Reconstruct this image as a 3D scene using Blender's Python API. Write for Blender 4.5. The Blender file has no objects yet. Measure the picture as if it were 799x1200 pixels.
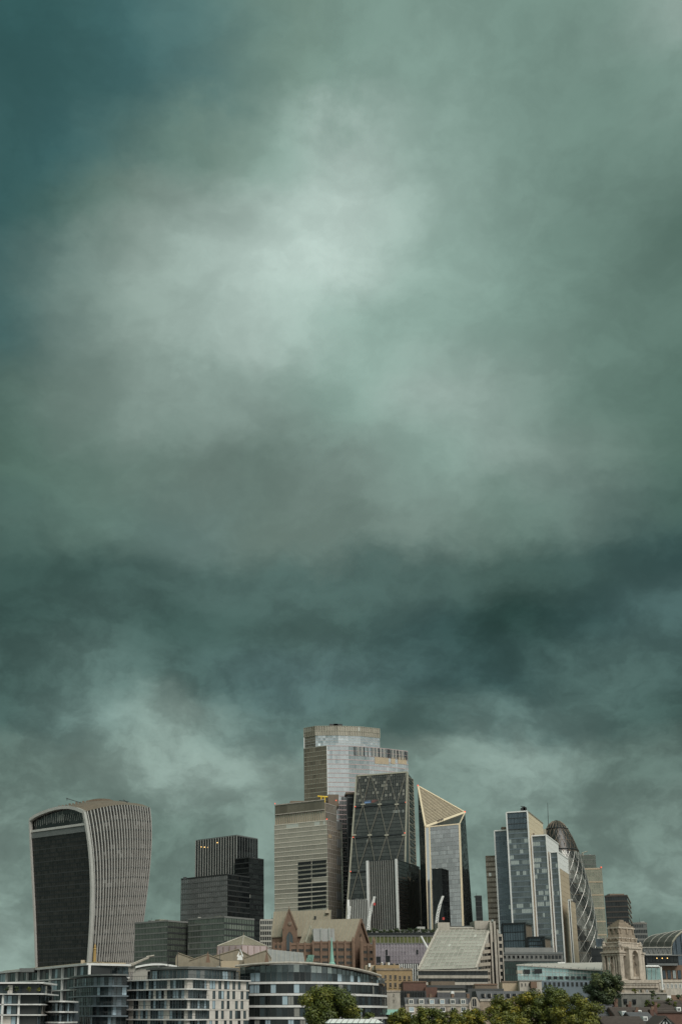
import bpy, math, random
import numpy as np
from mathutils import Vector, Matrix

R = math.radians
SC = bpy.context.scene
COL = SC.collection
rnd = random.Random(7)

# ------------------------------------------------------------------ camera
F = 1340.0                 # focal length in photo pixels (799 x 1200)
PX0, PY0 = 300.0, 833.0    # principal point (the picture is a crop)
TILT = R(14.9)
HC = 12.0                  # camera height above the river
cd = bpy.data.cameras.new('camera')
cam = bpy.data.objects.new('camera', cd); COL.objects.link(cam)
cd.sensor_fit = 'VERTICAL'; cd.sensor_height = 36.0; cd.sensor_width = 24.0
cd.lens = 36.0 * F / 1200.0
cd.shift_y = (PY0 - 600.0) / 1200.0
cd.shift_x = (399.5 - PX0) / 1200.0
cd.clip_start = 0.5; cd.clip_end = 30000
cam.location = (0, 0, HC); cam.rotation_euler = (math.pi / 2 + TILT, 0, 0)
SC.camera = cam

def pdir(px, py):
    x, y = (px - PX0) / F, (PY0 - py) / F
    return Vector((x, math.cos(TILT) - y * math.sin(TILT), math.sin(TILT) + y * math.cos(TILT)))

def at(px, py, Y):
    d = pdir(px, py)
    return Vector((d.x / d.y * Y, Y, HC + d.z / d.y * Y))

def atz(px, py, Z):
    d = pdir(px, py)
    Y = (Z - HC) * d.y / d.z
    return at(px, py, Y)

# ------------------------------------------------------------------ light and sky
EXPO = 1.0
SUN_EL, SUN_AZ = R(46), R(154)      # azimuth clockwise from the view axis (+Y)
sl = bpy.data.lights.new('sun', 'SUN'); sl.energy = 1.3; sl.angle = R(30); sl.color = (1.0, 0.95, 0.89)
so = bpy.data.objects.new('sun', sl); COL.objects.link(so)
sdir = Vector((math.sin(SUN_AZ) * math.cos(SUN_EL), math.cos(SUN_AZ) * math.cos(SUN_EL), math.sin(SUN_EL)))
so.rotation_euler = sdir.to_track_quat('Z', 'Y').to_euler(); so.location = (600, -300, 700)

SC.view_settings.view_transform = 'Standard'; SC.view_settings.look = 'None'
SC.view_settings.exposure = EXPO; SC.view_settings.gamma = 1.0; SC.view_settings.use_curve_mapping = False

W = bpy.data.worlds.new('World'); SC.world = W; W.use_nodes = True
WT = W.node_tree; WT.nodes.clear()
def wn(t, **k):
    n = WT.nodes.new(t)
    for a, b in k.items(): setattr(n, a, b)
    return n
def wset(n, i, v):
    if hasattr(v, 'is_output'): WT.links.new(v, n.inputs[i])
    else: n.inputs[i].default_value = v
def wm(op, a, b=None, c=None, clamp=False):
    n = wn('ShaderNodeMath', operation=op, use_clamp=clamp); wset(n, 0, a)
    if b is not None: wset(n, 1, b)
    if c is not None: wset(n, 2, c)
    return n.outputs[0]
def wv(op, a, b=None, out=0):
    n = wn('ShaderNodeVectorMath', operation=op); wset(n, 0, a)
    if b is not None:
        if op == 'SCALE': wset(n, 3, b)
        else: wset(n, 1, b)
    return n.outputs[out]
def wnoise(vec, scale, detail, rough, dist=0.0, lac=2.0):
    n = wn('ShaderNodeTexNoise', noise_dimensions='3D'); wset(n, 'Vector', vec); wset(n, 'Scale', scale)
    wset(n, 'Detail', detail); wset(n, 'Roughness', rough); wset(n, 'Distortion', dist); wset(n, 'Lacunarity', lac)
    return n
def s2l(c):
    return tuple((x / 12.92 if x <= .04045 else ((x + .055) / 1.055) ** 2.4) for x in (k / 255. for k in c))

D = wn('ShaderNodeTexCoord').outputs['Generated']
Dn = wv('NORMALIZE', D)
# clouds drift in flat layers: squash the noise space vertically near the horizon
Df = wv('MULTIPLY', Dn, (1.0, 1.0, 1.55))
w1 = wnoise(Df, 3.2, 2.0, .5); w2 = wnoise(wv('ADD', Df, (3.1, 1.7, 5.2)), 10.0, 5.0, .6)
warp = wv('ADD', wv('SCALE', wv('SUBTRACT', w1.outputs['Color'], (.5, .5, .5)), .06),
          wv('SCALE', wv('SUBTRACT', w2.outputs['Color'], (.5, .5, .5)), .07))
Dw = wv('ADD', Dn, warp)
# colour of the overcast at a coarse grid of places in the sky: green level and tint (n neutral, g greenish, t teal, b bluish)
SKYX = tuple(range(0, 900, 100))
SKY = {
  20: '85t 92t 112t 135g 143g 148g 145g 135g 168n',   80: '88t 95t 115t 135g 150g 152g 145g 130g 148g',
 160: '92t 105t 130g 162g 184n 166g 148g 138g 133g',  240: '90t 120g 150n 182n 196n 172g 152g 134g 108g',
 320: '96t 142n 174n 202n 196n 168g 150g 128g 128g', 400: '94t 136n 170n 190n 176g 160g 148g 130g 114g',
 480: '100g 135n 150n 150n 160g 174n 148n 130g 113g', 560: '105g 122g 125n 122n 140n 161g 153n 135n 102g',
 620: '93m 122g 120m 124n 130n 135n 128g 98m 76b',   680: '76m 82m 97m 102m 102m 94m 82m 77b 84b',
 740: '76m 96m 84m 94m 96m 84b 62m 86b 106b',         800: '85m 112m 97m 102b 108b 92b 86b 104m 80m',
 850: '90m 126m 146n 124m 114m 100m 122m 104m 92m',   900: '116n 124n 156n 146n 138n 132n 152n 126n 122n',
 980: '132n 118n 120n 138n 142n 134n 130n 126n 132n', 1060: '142n 125n 125n 146n 146n 138n 134n 134n 142n',
1120: '153n 136n 130n 146n 149n 146n 135n 124n 123n'}
TINT = {'n': (-20, 0, -8), 'g': (-26, 0, -10), 't': (-35, 0, 0), 'b': (-25, 0, -2), 'm': (-24, 0, -5)}
SKYT = {y: np.array([s2l([max(4, int(c[:-1]) + d ) for d in TINT[c[-1]]]) for c in r.split()]) for y, r in SKY.items()}
NZ1, NZ2, NZ3 = .35, 1.0, .2
def skycol(px, py):
    ys = sorted(SKYT); py = min(max(py, ys[0]), ys[-1])
    return np.array([np.interp(py, ys, [np.interp(px, SKYX, SKYT[y][:, k]) for y in ys]) for k in range(3)])
A0, A1, NA = R(-16), R(25.5), 11
ELS = sorted(math.asin(pdir(400, y).normalized().z) for y in SKY)
sx_ = wn('ShaderNodeSeparateXYZ'); WT.links.new(Dw, sx_.inputs[0])
az = wm('ARCTAN2', sx_.outputs[0], sx_.outputs[1]); el = wm('ARCSINE', sx_.outputs[2])
u = wm('DIVIDE', wm('PINGPONG', wm('SUBTRACT', az, A0), A1 - A0), A1 - A0)
prev = None
for k, e in enumerate(ELS):
    rp = wn('ShaderNodeValToRGB'); WT.links.new(u, rp.inputs[0]); rp.color_ramp.interpolation = 'CARDINAL'
    els = rp.color_ramp.elements
    for j in range(NA):
        q = j / (NA - 1)
        a = A0 + q * (A1 - A0)
        d = Vector((math.sin(a) * math.cos(e), math.cos(a) * math.cos(e), math.sin(e)))
        c = Vector((d.x, d.y * math.cos(TILT) + d.z * math.sin(TILT), -d.y * math.sin(TILT) + d.z * math.cos(TILT)))
        cc = skycol(PX0 + F * c.x / c.y, PY0 - F * c.z / c.y)
        el_ = els[0] if j == 0 else (els[-1] if j == NA - 1 else els.new(q))
        el_.position = q; el_.color = (*cc, 1)
    if prev is None: prev = rp.outputs[0]
    else:
        mr = wn('ShaderNodeMapRange', interpolation_type='SMOOTHSTEP'); wset(mr, 0, el); wset(mr, 1, ELS[k - 1]); wset(mr, 2, e)
        mx = wn('ShaderNodeMix', data_type='RGBA'); wset(mx, 0, mr.outputs[0]); WT.links.new(prev, mx.inputs[6]); WT.links.new(rp.outputs[0], mx.inputs[7]); prev = mx.outputs[2]
low_ = wn('ShaderNodeMapRange', interpolation_type='SMOOTHSTEP'); wset(low_, 0, el); wset(low_, 1, R(26)); wset(low_, 2, R(14)); wset(low_, 3, .3); wset(low_, 4, 1.0)
f1 = wnoise(wv('ADD', wv('MULTIPLY', wv('ADD', Dn, wv('SCALE', warp, .9)), (1, 1, 1.5)), (7.7, 2.2, 1.3)), 6.5, 5.0, .5).outputs['Fac']
f2 = wnoise(wv('ADD', wv('MULTIPLY', wv('ADD', Dn, wv('SCALE', warp, .8)), (1, 1, 1.4)), (1.7, 9.2, 4.3)), 17.0, 6.0, .6).outputs['Fac']
bil = wn('ShaderNodeMapRange', interpolation_type='SMOOTHSTEP'); wset(bil, 0, f2); wset(bil, 1, .40); wset(bil, 2, .62); wset(bil, 3, -.5); wset(bil, 4, .5)   # billows with firmer edges
f2s = wm('ADD', wm('MULTIPLY', wm('SUBTRACT', f2, .5), NZ2), wm('MULTIPLY', bil.outputs[0], NZ3))
nz = wm('ADD', wm('MULTIPLY', wm('SUBTRACT', f1, .5), NZ1), wm('MULTIPLY', f2s, low_.outputs[0]))
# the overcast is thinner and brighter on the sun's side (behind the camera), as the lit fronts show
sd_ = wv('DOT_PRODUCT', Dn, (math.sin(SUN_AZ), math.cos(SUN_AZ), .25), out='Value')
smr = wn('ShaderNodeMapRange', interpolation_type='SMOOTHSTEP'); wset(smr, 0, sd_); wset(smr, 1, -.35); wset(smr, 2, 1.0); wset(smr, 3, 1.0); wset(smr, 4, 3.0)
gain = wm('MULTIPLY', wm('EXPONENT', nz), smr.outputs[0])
sky = wn('ShaderNodeTexSky', sky_type='NISHITA'); sky.sun_disc = False; sky.sun_elevation = SUN_EL; sky.sun_rotation = SUN_AZ
STR = .1
wt = wn('ShaderNodeMix', data_type='RGBA', blend_type='MULTIPLY'); wt.inputs[0].default_value = 1.0; WT.links.new(prev, wt.inputs[6])
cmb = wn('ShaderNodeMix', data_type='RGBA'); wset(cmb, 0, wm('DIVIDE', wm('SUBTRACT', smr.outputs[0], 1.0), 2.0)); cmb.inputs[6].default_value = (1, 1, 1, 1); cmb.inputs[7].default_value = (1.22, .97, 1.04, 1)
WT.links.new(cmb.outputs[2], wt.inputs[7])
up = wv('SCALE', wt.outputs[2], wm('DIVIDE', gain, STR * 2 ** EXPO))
mixs = wn('ShaderNodeMix', data_type='RGBA'); mixs.inputs[0].default_value = .996   # thick cloud cover over the clear sky
WT.links.new(sky.outputs[0], mixs.inputs[6]); WT.links.new(up, mixs.inputs[7])
bg = wn('ShaderNodeBackground'); WT.links.new(mixs.outputs[2], bg.inputs[0]); bg.inputs[1].default_value = STR
wo = wn('ShaderNodeOutputWorld'); WT.links.new(bg.outputs[0], wo.inputs[0])
W.cycles.sampling_method = 'MANUAL'; W.cycles.sample_map_resolution = 256

# ------------------------------------------------------------------ materials
MATS = {}
def mat(name, col, rough=.75, metal=0.0, var=.22, scale=.25, streak=.12, ior=1.45, bump=0.0, spec=.5):
    """plain surface with patchy tone and vertical streaks of weather"""
    if name in MATS: return MATS[name]
    m = bpy.data.materials.new(name); m.use_nodes = True; t = m.node_tree; b = t.nodes['Principled BSDF']
    L = t.links.new
    g = t.nodes.new('ShaderNodeNewGeometry')
    n1 = t.nodes.new('ShaderNodeTexNoise'); n1.inputs['Scale'].default_value = scale; n1.inputs['Detail'].default_value = 5
    L(g.outputs['Position'], n1.inputs['Vector'])
    mp = t.nodes.new('ShaderNodeVectorMath'); mp.operation = 'MULTIPLY'; mp.inputs[1].default_value = (1.3, 1.3, .08)
    L(g.outputs['Position'], mp.inputs[0])
    n2 = t.nodes.new('ShaderNodeTexNoise'); n2.inputs['Scale'].default_value = 1.0; n2.inputs['Detail'].default_value = 3
    L(mp.outputs[0], n2.inputs['Vector'])
    oi = t.nodes.new('ShaderNodeObjectInfo')
    def mth(op, a, c):
        n = t.nodes.new('ShaderNodeMath'); n.operation = op
        for i, q in enumerate((a, c)):
            if hasattr(q, 'is_output'): L(q, n.inputs[i])
            else: n.inputs[i].default_value = q
        return n.outputs[0]
    v = mth('ADD', mth('MULTIPLY', mth('SUBTRACT', n1.outputs['Fac'], .5), 2 * var), mth('MULTIPLY', mth('SUBTRACT', n2.outputs['Fac'], .5), 2 * streak))
    v = mth('ADD', v, mth('MULTIPLY', mth('SUBTRACT', oi.outputs['Random'], .5), var * .5))
    v = mth('ADD', v, 1.0)
    sc = t.nodes.new('ShaderNodeVectorMath'); sc.operation = 'SCALE'; sc.inputs[0].default_value = col; L(v, sc.inputs[3])
    L(sc.outputs[0], b.inputs['Base Color'])
    b.inputs['Roughness'].default_value = rough; b.inputs['Metallic'].default_value = metal; b.inputs['IOR'].default_value = ior
    b.inputs['Specular IOR Level'].default_value = spec
    if bump:
        bp = t.nodes.new('ShaderNodeBump'); bp.inputs['Strength'].default_value = bump; L(n1.outputs['Fac'], bp.inputs['Height']); L(bp.outputs[0], b.inputs['Normal'])
    MATS[name] = m; return m

def glass(name, dark, light, metal=.35, rough=.07, ior=1.7, blinds=None, share=.0):
    """window glass seen from afar: what lies behind differs pane by pane (face value v), the surface mirrors the sky"""
    if name in MATS: return MATS[name]
    m = bpy.data.materials.new(name); m.use_nodes = True; t = m.node_tree; b = t.nodes['Principled BSDF']; L = t.links.new
    a = t.nodes.new('ShaderNodeAttribute'); a.attribute_name = 'v'
    rp = t.nodes.new('ShaderNodeValToRGB'); L(a.outputs['Fac'], rp.inputs[0])
    e = rp.color_ramp.elements
    e[0].position = 0; e[0].color = (*dark, 1); e[1].position = 1; e[1].color = (*light, 1)
    if blinds:
        k = e.new(max(.02, 1 - share - .02)); k.color = (*[d + (l - d) * .8 for d, l in zip(dark, light)], 1)
        k = e.new(1 - share); k.color = (*blinds, 1); e[-1].color = (*blinds, 1)
    L(rp.outputs[0], b.inputs['Base Color'])
    b.inputs['Metallic'].default_value = metal; b.inputs['Roughness'].default_value = rough; b.inputs['IOR'].default_value = ior
    MATS[name] = m; return m

def lamp(name, col, e):
    m = bpy.data.materials.new(name); m.use_nodes = True; b = m.node_tree.nodes['Principled BSDF']
    b.inputs['Base Color'].default_value = (*col, 1); b.inputs['Emission Color'].default_value = (*col, 1); b.inputs['Emission Strength'].default_value = e
    MATS[name] = m; return m

# ------------------------------------------------------------------ mesh helpers
class MB:
    def __init__(s): s.v, s.f, s.m, s.a = [], [], [], []
    def quad(s, pts, mi=0, a=.5):
        b = len(s.v); s.v += [tuple(p) for p in pts]; s.f.append(tuple(range(b, b + len(pts)))); s.m.append(mi); s.a.append(a); return s
    def hexa(s, q, mi=0, a=.5):          # q: 4 bottom, 4 top
        b = len(s.v); s.v += [tuple(p) for p in q]
        for f in ((3, 2, 1, 0), (4, 5, 6, 7), (0, 1, 5, 4), (1, 2, 6, 5), (2, 3, 7, 6), (3, 0, 4, 7)):
            s.f.append(tuple(b + i for i in f)); s.m.append(mi); s.a.append(a)
        return s
    def box(s, c, sx, sy, sz, rot=0.0, mi=0):   # c = centre of the bottom
        cr, sr = math.cos(rot), math.sin(rot); q = []
        for z in (0, sz):
            for x, y in ((-.5, -.5), (.5, -.5), (.5, .5), (-.5, .5)):
                q.append((c[0] + x * sx * cr - y * sy * sr, c[1] + x * sx * sr + y * sy * cr, c[2] + z))
        return s.hexa(q, mi)
    def prism(s, poly, z0, z1, mi=0, top=None, a=.5):   # poly counter-clockwise seen from above
        n = len(poly); b = len(s.v); tp = top or poly
        s.v += [(p[0], p[1], z0) for p in poly] + [(p[0], p[1], z1) for p in tp]
        for i in range(n):
            j = (i + 1) % n; s.f.append((b + i, b + j, b + n + j, b + n + i)); s.m.append(mi); s.a.append(a)
        s.f.append(tuple(b + n + i for i in range(n))); s.m.append(mi); s.a.append(a)
        s.f.append(tuple(b + i for i in reversed(range(n)))); s.m.append(mi); s.a.append(a)
        return s
    def bar(s, p, q, n, w, d, mi=0, back=.05):   # a bar from p to q lying on a surface with normal n
        p, q = Vector(p), Vector(q); n = Vector(n); t = (q - p).normalized(); x = t.cross(n).normalized() * (w / 2); o = n.normalized()
        return s.hexa([p - x - o * back, p + x - o * back, p + x + o * d, p - x + o * d, q - x - o * back, q + x - o * back, q + x + o * d, q - x + o * d], mi)
    def tube(s, path, rad, seg=6, mi=0):
        path = [Vector(p) for p in path]; rad = rad if isinstance(rad, (list, tuple)) else [rad] * len(path); b = len(s.v)
        for i, p in enumerate(path):
            t = (path[min(i + 1, len(path) - 1)] - path[max(i - 1, 0)]).normalized()
            u = t.cross(Vector((0, 0, 1)) if abs(t.z) < .9 else Vector((1, 0, 0))).normalized(); w = t.cross(u)
            for k in range(seg):
                an = 2 * math.pi * k / seg; s.v.append(tuple(p + (u * math.cos(an) + w * math.sin(an)) * rad[i]))
        for i in range(len(path) - 1):
            for k in range(seg):
                j = (k + 1) % seg; s.f.append((b + i * seg + k, b + i * seg + j, b + (i + 1) * seg + j, b + (i + 1) * seg + k)); s.m.append(mi); s.a.append(.5)
        for e in (0, len(path) - 1):
            s.f.append(tuple(b + e * seg + k for k in range(seg))); s.m.append(mi); s.a.append(.5)
        return s
    def lathe(s, prof, c, seg=16, mi=0):
        b = len(s.v)
        for r, z in prof:
            for k in range(seg):
                an = 2 * math.pi * k / seg; s.v.append((c[0] + r * math.cos(an), c[1] + r * math.sin(an), c[2] + z))
        for i in range(len(prof) - 1):
            for k in range(seg):
                j = (k + 1) % seg; s.f.append((b + i * seg + k, b + i * seg + j, b + (i + 1) * seg + j, b + (i + 1) * seg + k)); s.m.append(mi); s.a.append(.5)
        s.f.append(tuple(b + (len(prof) - 1) * seg + k for k in range(seg))); s.m.append(mi); s.a.append(.5)
        return s
    def build(s, name, mats, parent=None, smooth=False, kind=None):
        me = bpy.data.meshes.new(name); me.from_pydata(s.v, [], s.f)
        mats = mats if isinstance(mats, (list, tuple)) else [mats]
        for m in mats: me.materials.append(MATS[m] if isinstance(m, str) else m)
        if len(mats) > 1: me.polygons.foreach_set('material_index', s.m)
        at_ = me.attributes.new('v', 'FLOAT', 'FACE'); at_.data.foreach_set('value', s.a)
        if smooth: me.polygons.foreach_set('use_smooth', [True] * len(s.f))
        me.update()
        o = bpy.data.objects.new(name, me); COL.objects.link(o)
        if parent is not None:
            o.parent = parent; o.matrix_parent_inverse = Matrix.Translation(-parent.location) if parent.parent is None else Matrix.Identity(4)
        if kind: o['kind'] = kind
        return o

def thing(name, label, cat, loc, group=None):
    o = bpy.data.objects.new(name, None); COL.objects.link(o); o.location = (loc[0], loc[1], GZ); o.empty_display_size = 5
    o['label'] = label; o['category'] = cat; o['kind'] = 'thing'
    if group: o['group'] = group
    return o
def tag(o, label, cat, group=None):
    o['label'] = label; o['category'] = cat; o['kind'] = 'thing'
    if group: o['group'] = group
    return o
GZ = 4.0                                   # level of the streets above the river

def area(p): return sum(p[i][0] * p[(i + 1) % len(p)][1] - p[(i + 1) % len(p)][0] * p[i][1] for i in range(len(p)))
def ccw(p):
    p = [(q[0], q[1]) for q in p]; return p if area(p) > 0 else p[::-1]
def inset(poly, d):
    cx = sum(p[0] for p in poly) / len(poly); cy = sum(p[1] for p in poly) / len(poly); out = []
    for p in poly:
        v = Vector((cx - p[0], cy - p[1])); out.append((p[0] + v.x / v.length * d, p[1] + v.y / v.length * d))
    return out
def cbox(pl, pc, pr, py, Y, a=25., depth=None):
    """corner C at pixel (pc, py) and depth Y; the left face turns a degrees back; columns pl and pr bound both faces. Returns L, C, Rr, B (plan) and the roof height"""
    c = at(pc, py, Y); a = R(a); rx = lambda px: pdir(px, py).x / pdir(px, py).y
    if pl < pc: s = (c.x - rx(pl) * c.y) / (math.cos(a) + rx(pl) * math.sin(a))
    else: s = depth or 30.
    l = Vector((c.x - s * math.cos(a), c.y + s * math.sin(a)))
    den = math.sin(a) - rx(pr) * math.cos(a)
    s2 = (rx(pr) * c.y - c.x) / den if (pr > pc and den > .02) else (depth or 30.)
    if depth and pr <= pc: s2 = depth
    r = Vector((c.x + s2 * math.sin(a), c.y + s2 * math.cos(a))); C2 = Vector((c.x, c.y))
    return l, C2, r, l + r - C2, c.z
def lerp(a, b, t): return a + (b - a) * t
def v3(p, z): return Vector((p[0], p[1], z))

def facade(par, q, nx, ny, gl, mull=None, span=None, sepm=False, seps=True, jit=.006, rowv=.35, vfun=None, names=('glazing', 'mullion', 'spandrel'), off=.0):
    """q: P00 P10 P11 P01 (bottom left, bottom right, top right, top left from outside). mull/span = (width, depth, material[, every])"""
    P00, P10, P11, P01 = [Vector(p) for p in q]
    n = (P10 - P00).cross(P01 - P00).normalized()
    pt = lambda s, t: lerp(lerp(P00, P10, s), lerp(P01, P11, s), t) + n * off
    m = MB()
    for j in range(ny):
        rv = rnd.random(); run = rnd.random()
        for i in range(nx):
            if rnd.random() < .45: run = rnd.random()
            v = vfun(i, j) if vfun else None
            if v is None: v = min(.999, max(0, rowv * rv + (1 - rowv) * run))
            a, b, c, d = pt(i / nx, j / ny), pt((i + 1) / nx, j / ny), pt((i + 1) / nx, (j + 1) / ny), pt(i / nx, (j + 1) / ny)
            w, h = (b - a).length, (d - a).length
            jx, jy = rnd.gauss(0, jit) * w / 2, rnd.gauss(0, jit) * h / 2
            m.quad([a + n * (-jx - jy), b + n * (jx - jy), c + n * (jx + jy), d + n * (jy - jx)], 0, v)
    m.build(names[0], gl, par, kind='stuff')
    if span:
        sm = MB(); ev = span[3] if len(span) > 3 else 1
        for j in range(0, ny + 1, ev):
            k = sm if not seps else MB()
            k.bar(pt(0, j / ny), pt(1, j / ny), n, span[0], span[1])
            if seps: k.build(names[2], span[2], par)
        if not seps: sm.build(names[2] + '_grid', span[2], par, kind='stuff')
    if mull:
        sm = MB(); ev = mull[3] if len(mull) > 3 else 1
        for i in range(0, nx + 1, ev):
            k = sm if not sepm else MB()
            k.bar(pt(i / nx, 0), pt(i / nx, 1), n, mull[0], mull[1] + .004)
            if sepm: k.build(names[1], mull[2], par)
        if not sepm: sm.build(names[1] + '_grid', mull[2], par, kind='stuff')
    return n

def fq(a, b, z0, z1): return [v3(a, z0), v3(b, z0), v3(b, z1), v3(a, z1)]

def body(par, poly, z0, z1, m, name='core', shrink=.25, **k):
    return MB().prism(ccw(inset(poly, shrink)), z0, z1 - .02).build(name, m, par, **k)

def clutter(root, poly, h, n, seed=1, ms=('mid_metal', 'concrete', 'dark_metal', 'pale_metal'), mast=1, size=2.2):
    """plant boxes, pipes and masts on a flat roof"""
    g = random.Random(seed); P = [Vector((p[0], p[1])) for p in poly]; cx = sum(P, Vector((0, 0))) / len(P)
    for k in range(n):
        i = g.randrange(len(P)); p = lerp(lerp(P[i], P[(i + 1) % len(P)], g.random()), cx, .12 + .75 * g.random()); s = size * (.4 + g.random())
        MB().box((p.x, p.y, h - .1), s * (.6 + g.random()), s, .6 + s * .5 * g.random(), g.random() * 3).build('roof_unit', g.choice(ms), root)
    for k in range(mast):
        p = lerp(P[g.randrange(len(P))], cx, .3 + .4 * g.random()); MB().tube([(p.x, p.y, h - .1), (p.x, p.y, h + 2.5 + 4 * g.random())], [.14, .06], 5).build('aerial', 'dark_metal', root)
UNIT = {}
def place(par, key, maker, mats, name, M, link=True):
    """an object that shares its mesh with all others of the same key; M is its world matrix"""
    if key not in UNIT:
        mb = MB(); maker(mb); o = mb.build(name, mats); UNIT[key] = o.data; bpy.data.objects.remove(o)
    o = bpy.data.objects.new(name, UNIT[key]); COL.objects.link(o)
    if par is not None:
        o.parent = par; base = Matrix.Translation(par.location)
        o.matrix_parent_inverse = base.inverted() if par.parent is None else Matrix.Identity(4)
    o.matrix_basis = M
    return o
def frame_at(p, u, n):
    u = Vector(u).normalized(); n = Vector(n).normalized(); z = u.cross(n) * -1 if False else n.cross(u) * 1.0
    z = Vector((0, 0, 1))
    return Matrix(((u.x, -n.x, z.x, p[0]), (u.y, -n.y, z.y, p[1]), (u.z, -n.z, z.z, p[2]), (0, 0, 0, 1)))

def window(par, p, u, n, w, h, gm, fm, fr=.1, bars=1, sill=False, name='window', depth=.12):
    """window with frame and pane(s); p = middle of its lower edge on the wall"""
    w, h = round(w, 2), round(h, 2); v = rnd.choice((.08, .25, .42, .6, .8, .97))
    def mk(m):
        m.quad([(-w / 2, -.03, 0), (w / 2, -.03, 0), (w / 2, -.03, h), (-w / 2, -.03, h)], 0, v)
        for x0, x1, z0, z1 in [(-w / 2, -w / 2 + fr, 0, h), (w / 2 - fr, w / 2, 0, h), (-w / 2 + fr, w / 2 - fr, 0, fr), (-w / 2 + fr, w / 2 - fr, h - fr, h)] + \
                [(-w / 2 + w * (k + 1) / (bars + 1) - fr * .35, -w / 2 + w * (k + 1) / (bars + 1) + fr * .35, fr, h - fr) for k in range(bars)]:
            m.hexa([(x0, -depth, z0), (x1, -depth, z0), (x1, .02, z0), (x0, .02, z0), (x0, -depth, z1), (x1, -depth, z1), (x1, .02, z1), (x0, .02, z1)], 1)
        if sill: m.hexa([(-w / 2 - .1, -.3, -.2), (w / 2 + .1, -.3, -.2), (w / 2 + .1, .02, -.2), (-w / 2 - .1, .02, -.2), (-w / 2 - .1, -.3, -.02), (w / 2 + .1, -.3, -.02), (w / 2 + .1, .02, -.02), (-w / 2 - .1, .02, -.02)], 1)
    return place(par, ('win', w, h, gm, fm, v, fr, bars, sill), mk, [gm, fm], name, frame_at(p, u, n))

def winwall(par, A, B, rows, n, w, gm, fm, m0=.5, skip=None, **k):
    """rows: list of (z_sill, height); n windows between plan points A and B"""
    A, B = Vector(A[:2]), Vector(B[:2]); u = (B - A).normalized(); nn = Vector((u.y, -u.x, 0)); L = (B - A).length
    for r, (z, h) in enumerate(rows):
        for i in range(n):
            if skip and skip(i, r): continue
            c = A + u * (L * (i + m0) / n if m0 == .5 else 0)
            window(par, (c.x + nn.x * .01, c.y + nn.y * .01, z), (u.x, u.y, 0), nn, w, h, gm, fm, **k)

# ------------------------------------------------------------------ palette
mat('stone_pale', (.37, .335, .285), .8, var=.35, scale=.6, streak=.35, bump=.2); mat('stone_cream', (.38, .325, .265), .85, var=.55, scale=.7, streak=.5, bump=.4); mat('band_white', (.62, .605, .58), .6, var=.2, scale=.4, streak=.2)
mat('stone_warm', (.25, .20, .15), .85, var=.55, scale=.7, streak=.5, bump=.4)
mat('concrete', (.36, .34, .30), .85); mat('concrete_dark', (.16, .16, .15), .85)
mat('white_metal', (.74, .73, .70), .45, .1, var=.1); mat('pale_metal', (.42, .41, .38), .4, .4, var=.15)
mat('band_beige', (.58, .53, .45), .6, var=.15); mat('fin_grey', (.52, .495, .46), .4, .35, var=.15); mat('dark_metal', (.05, .052, .052), .45, .4)
mat('mid_metal', (.16, .165, .16), .45, .4); mat('black_metal', (.018, .02, .021), .35, .2)
mat('cream_metal', (.66, .545, .38), .45, .15, var=.12); mat('tan_panel', (.40, .32, .22), .6, var=.15)
mat('bronze', (.17, .13, .095), .5, .3); mat('roof_dark', (.07, .072, .07), .85); mat('roof_grey', (.22, .22, .21), .85)
mat('steel_tan', (.30, .28, .22), .5, .3); mat('red_paint', (.45, .06, .05), .5); mat('blue_paint', (.12, .2, .34), .5)
mat('yellow_paint', (.75, .5, .04), .5); mat('pink_stone', (.42, .33, .32), .8); mat('umber', (.06, .048, .04), .7); mat('roof_tan', (.25, .212, .155), .65, .1, var=.25, scale=.15, streak=.25)
mat('brown_stone', (.165, .105, .072), .8, var=.3, scale=.5); mat('brick_red', (.115, .062, .047), .85, var=.3, scale=.8, bump=.2)
mat('brick_tan', (.31, .22, .12), .85, var=.25, scale=.8, bump=.2); mat('slate', (.085, .085, .088), .7, var=.3, scale=.8)
mat('tile_brown', (.06, .047, .04), .85, var=.35, scale=1.0, bump=.3); mat('copper_green', (.22, .40, .33), .7, var=.2, scale=1.0)
mat('white_paint', (.68, .68, .65), .55, var=.1); mat('lilac_panel', (.30, .265, .285), .5, .1, var=.12)
mat('ground_stone', (.16, .15, .14), .9); mat('bark', (.06, .048, .036), .95, scale=2.0, bump=.5)
mat('travertine', (.50, .465, .42), .75, var=.2, scale=.8); mat('blue_grey_metal', (.15, .18, .20), .4, .3)
glass('glass_black', (.004, .005, .006), (.02, .023, .023), .0, .06, 1.42)
glass('glass_dark', (.010, .013, .013), (.04, .046, .044), .03, .07, 1.45, (.22, .22, .2), .05)
glass('glass_brown', (.008, .0075, .006), (.034, .03, .026), .02, .09, 1.42)
glass('glass_dome', (.012, .013, .012), (.04, .042, .038), .0, .3, 1.35)
glass('glass_green', (.06, .075, .06), (.15, .17, .135), .35, .08, 1.6, (.26, .27, .23), .03)
glass('glass_grey', (.14, .145, .14), (.26, .265, .255), .65, .1, 1.7, (.5, .5, .46), .04)
glass('glass_silver', (.46, .46, .47), (.62, .62, .63), .85, .09, 1.8, (.85, .87, .88), .05)
glass('glass_blue', (.045, .062, .078), (.11, .14, .165), .45, .07, 1.7, (.40, .43, .42), .06)
glass('glass_office', (.05, .065, .07), (.16, .185, .185), .4, .08, 1.7, (.40, .43, .41), .26)
glass('glass_mist', (.17, .178, .175), (.27, .275, .268), .25, .16, 1.7, (.36, .36, .35), .05)
glass('glass_lilac_grey', (.26, .262, .262), (.42, .42, .415), .8, .08, 1.8)
glass('glass_beige', (.28, .24, .195), (.54, .47, .385), .45, .14, 1.6, (.62, .60, .54), .05)
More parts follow.
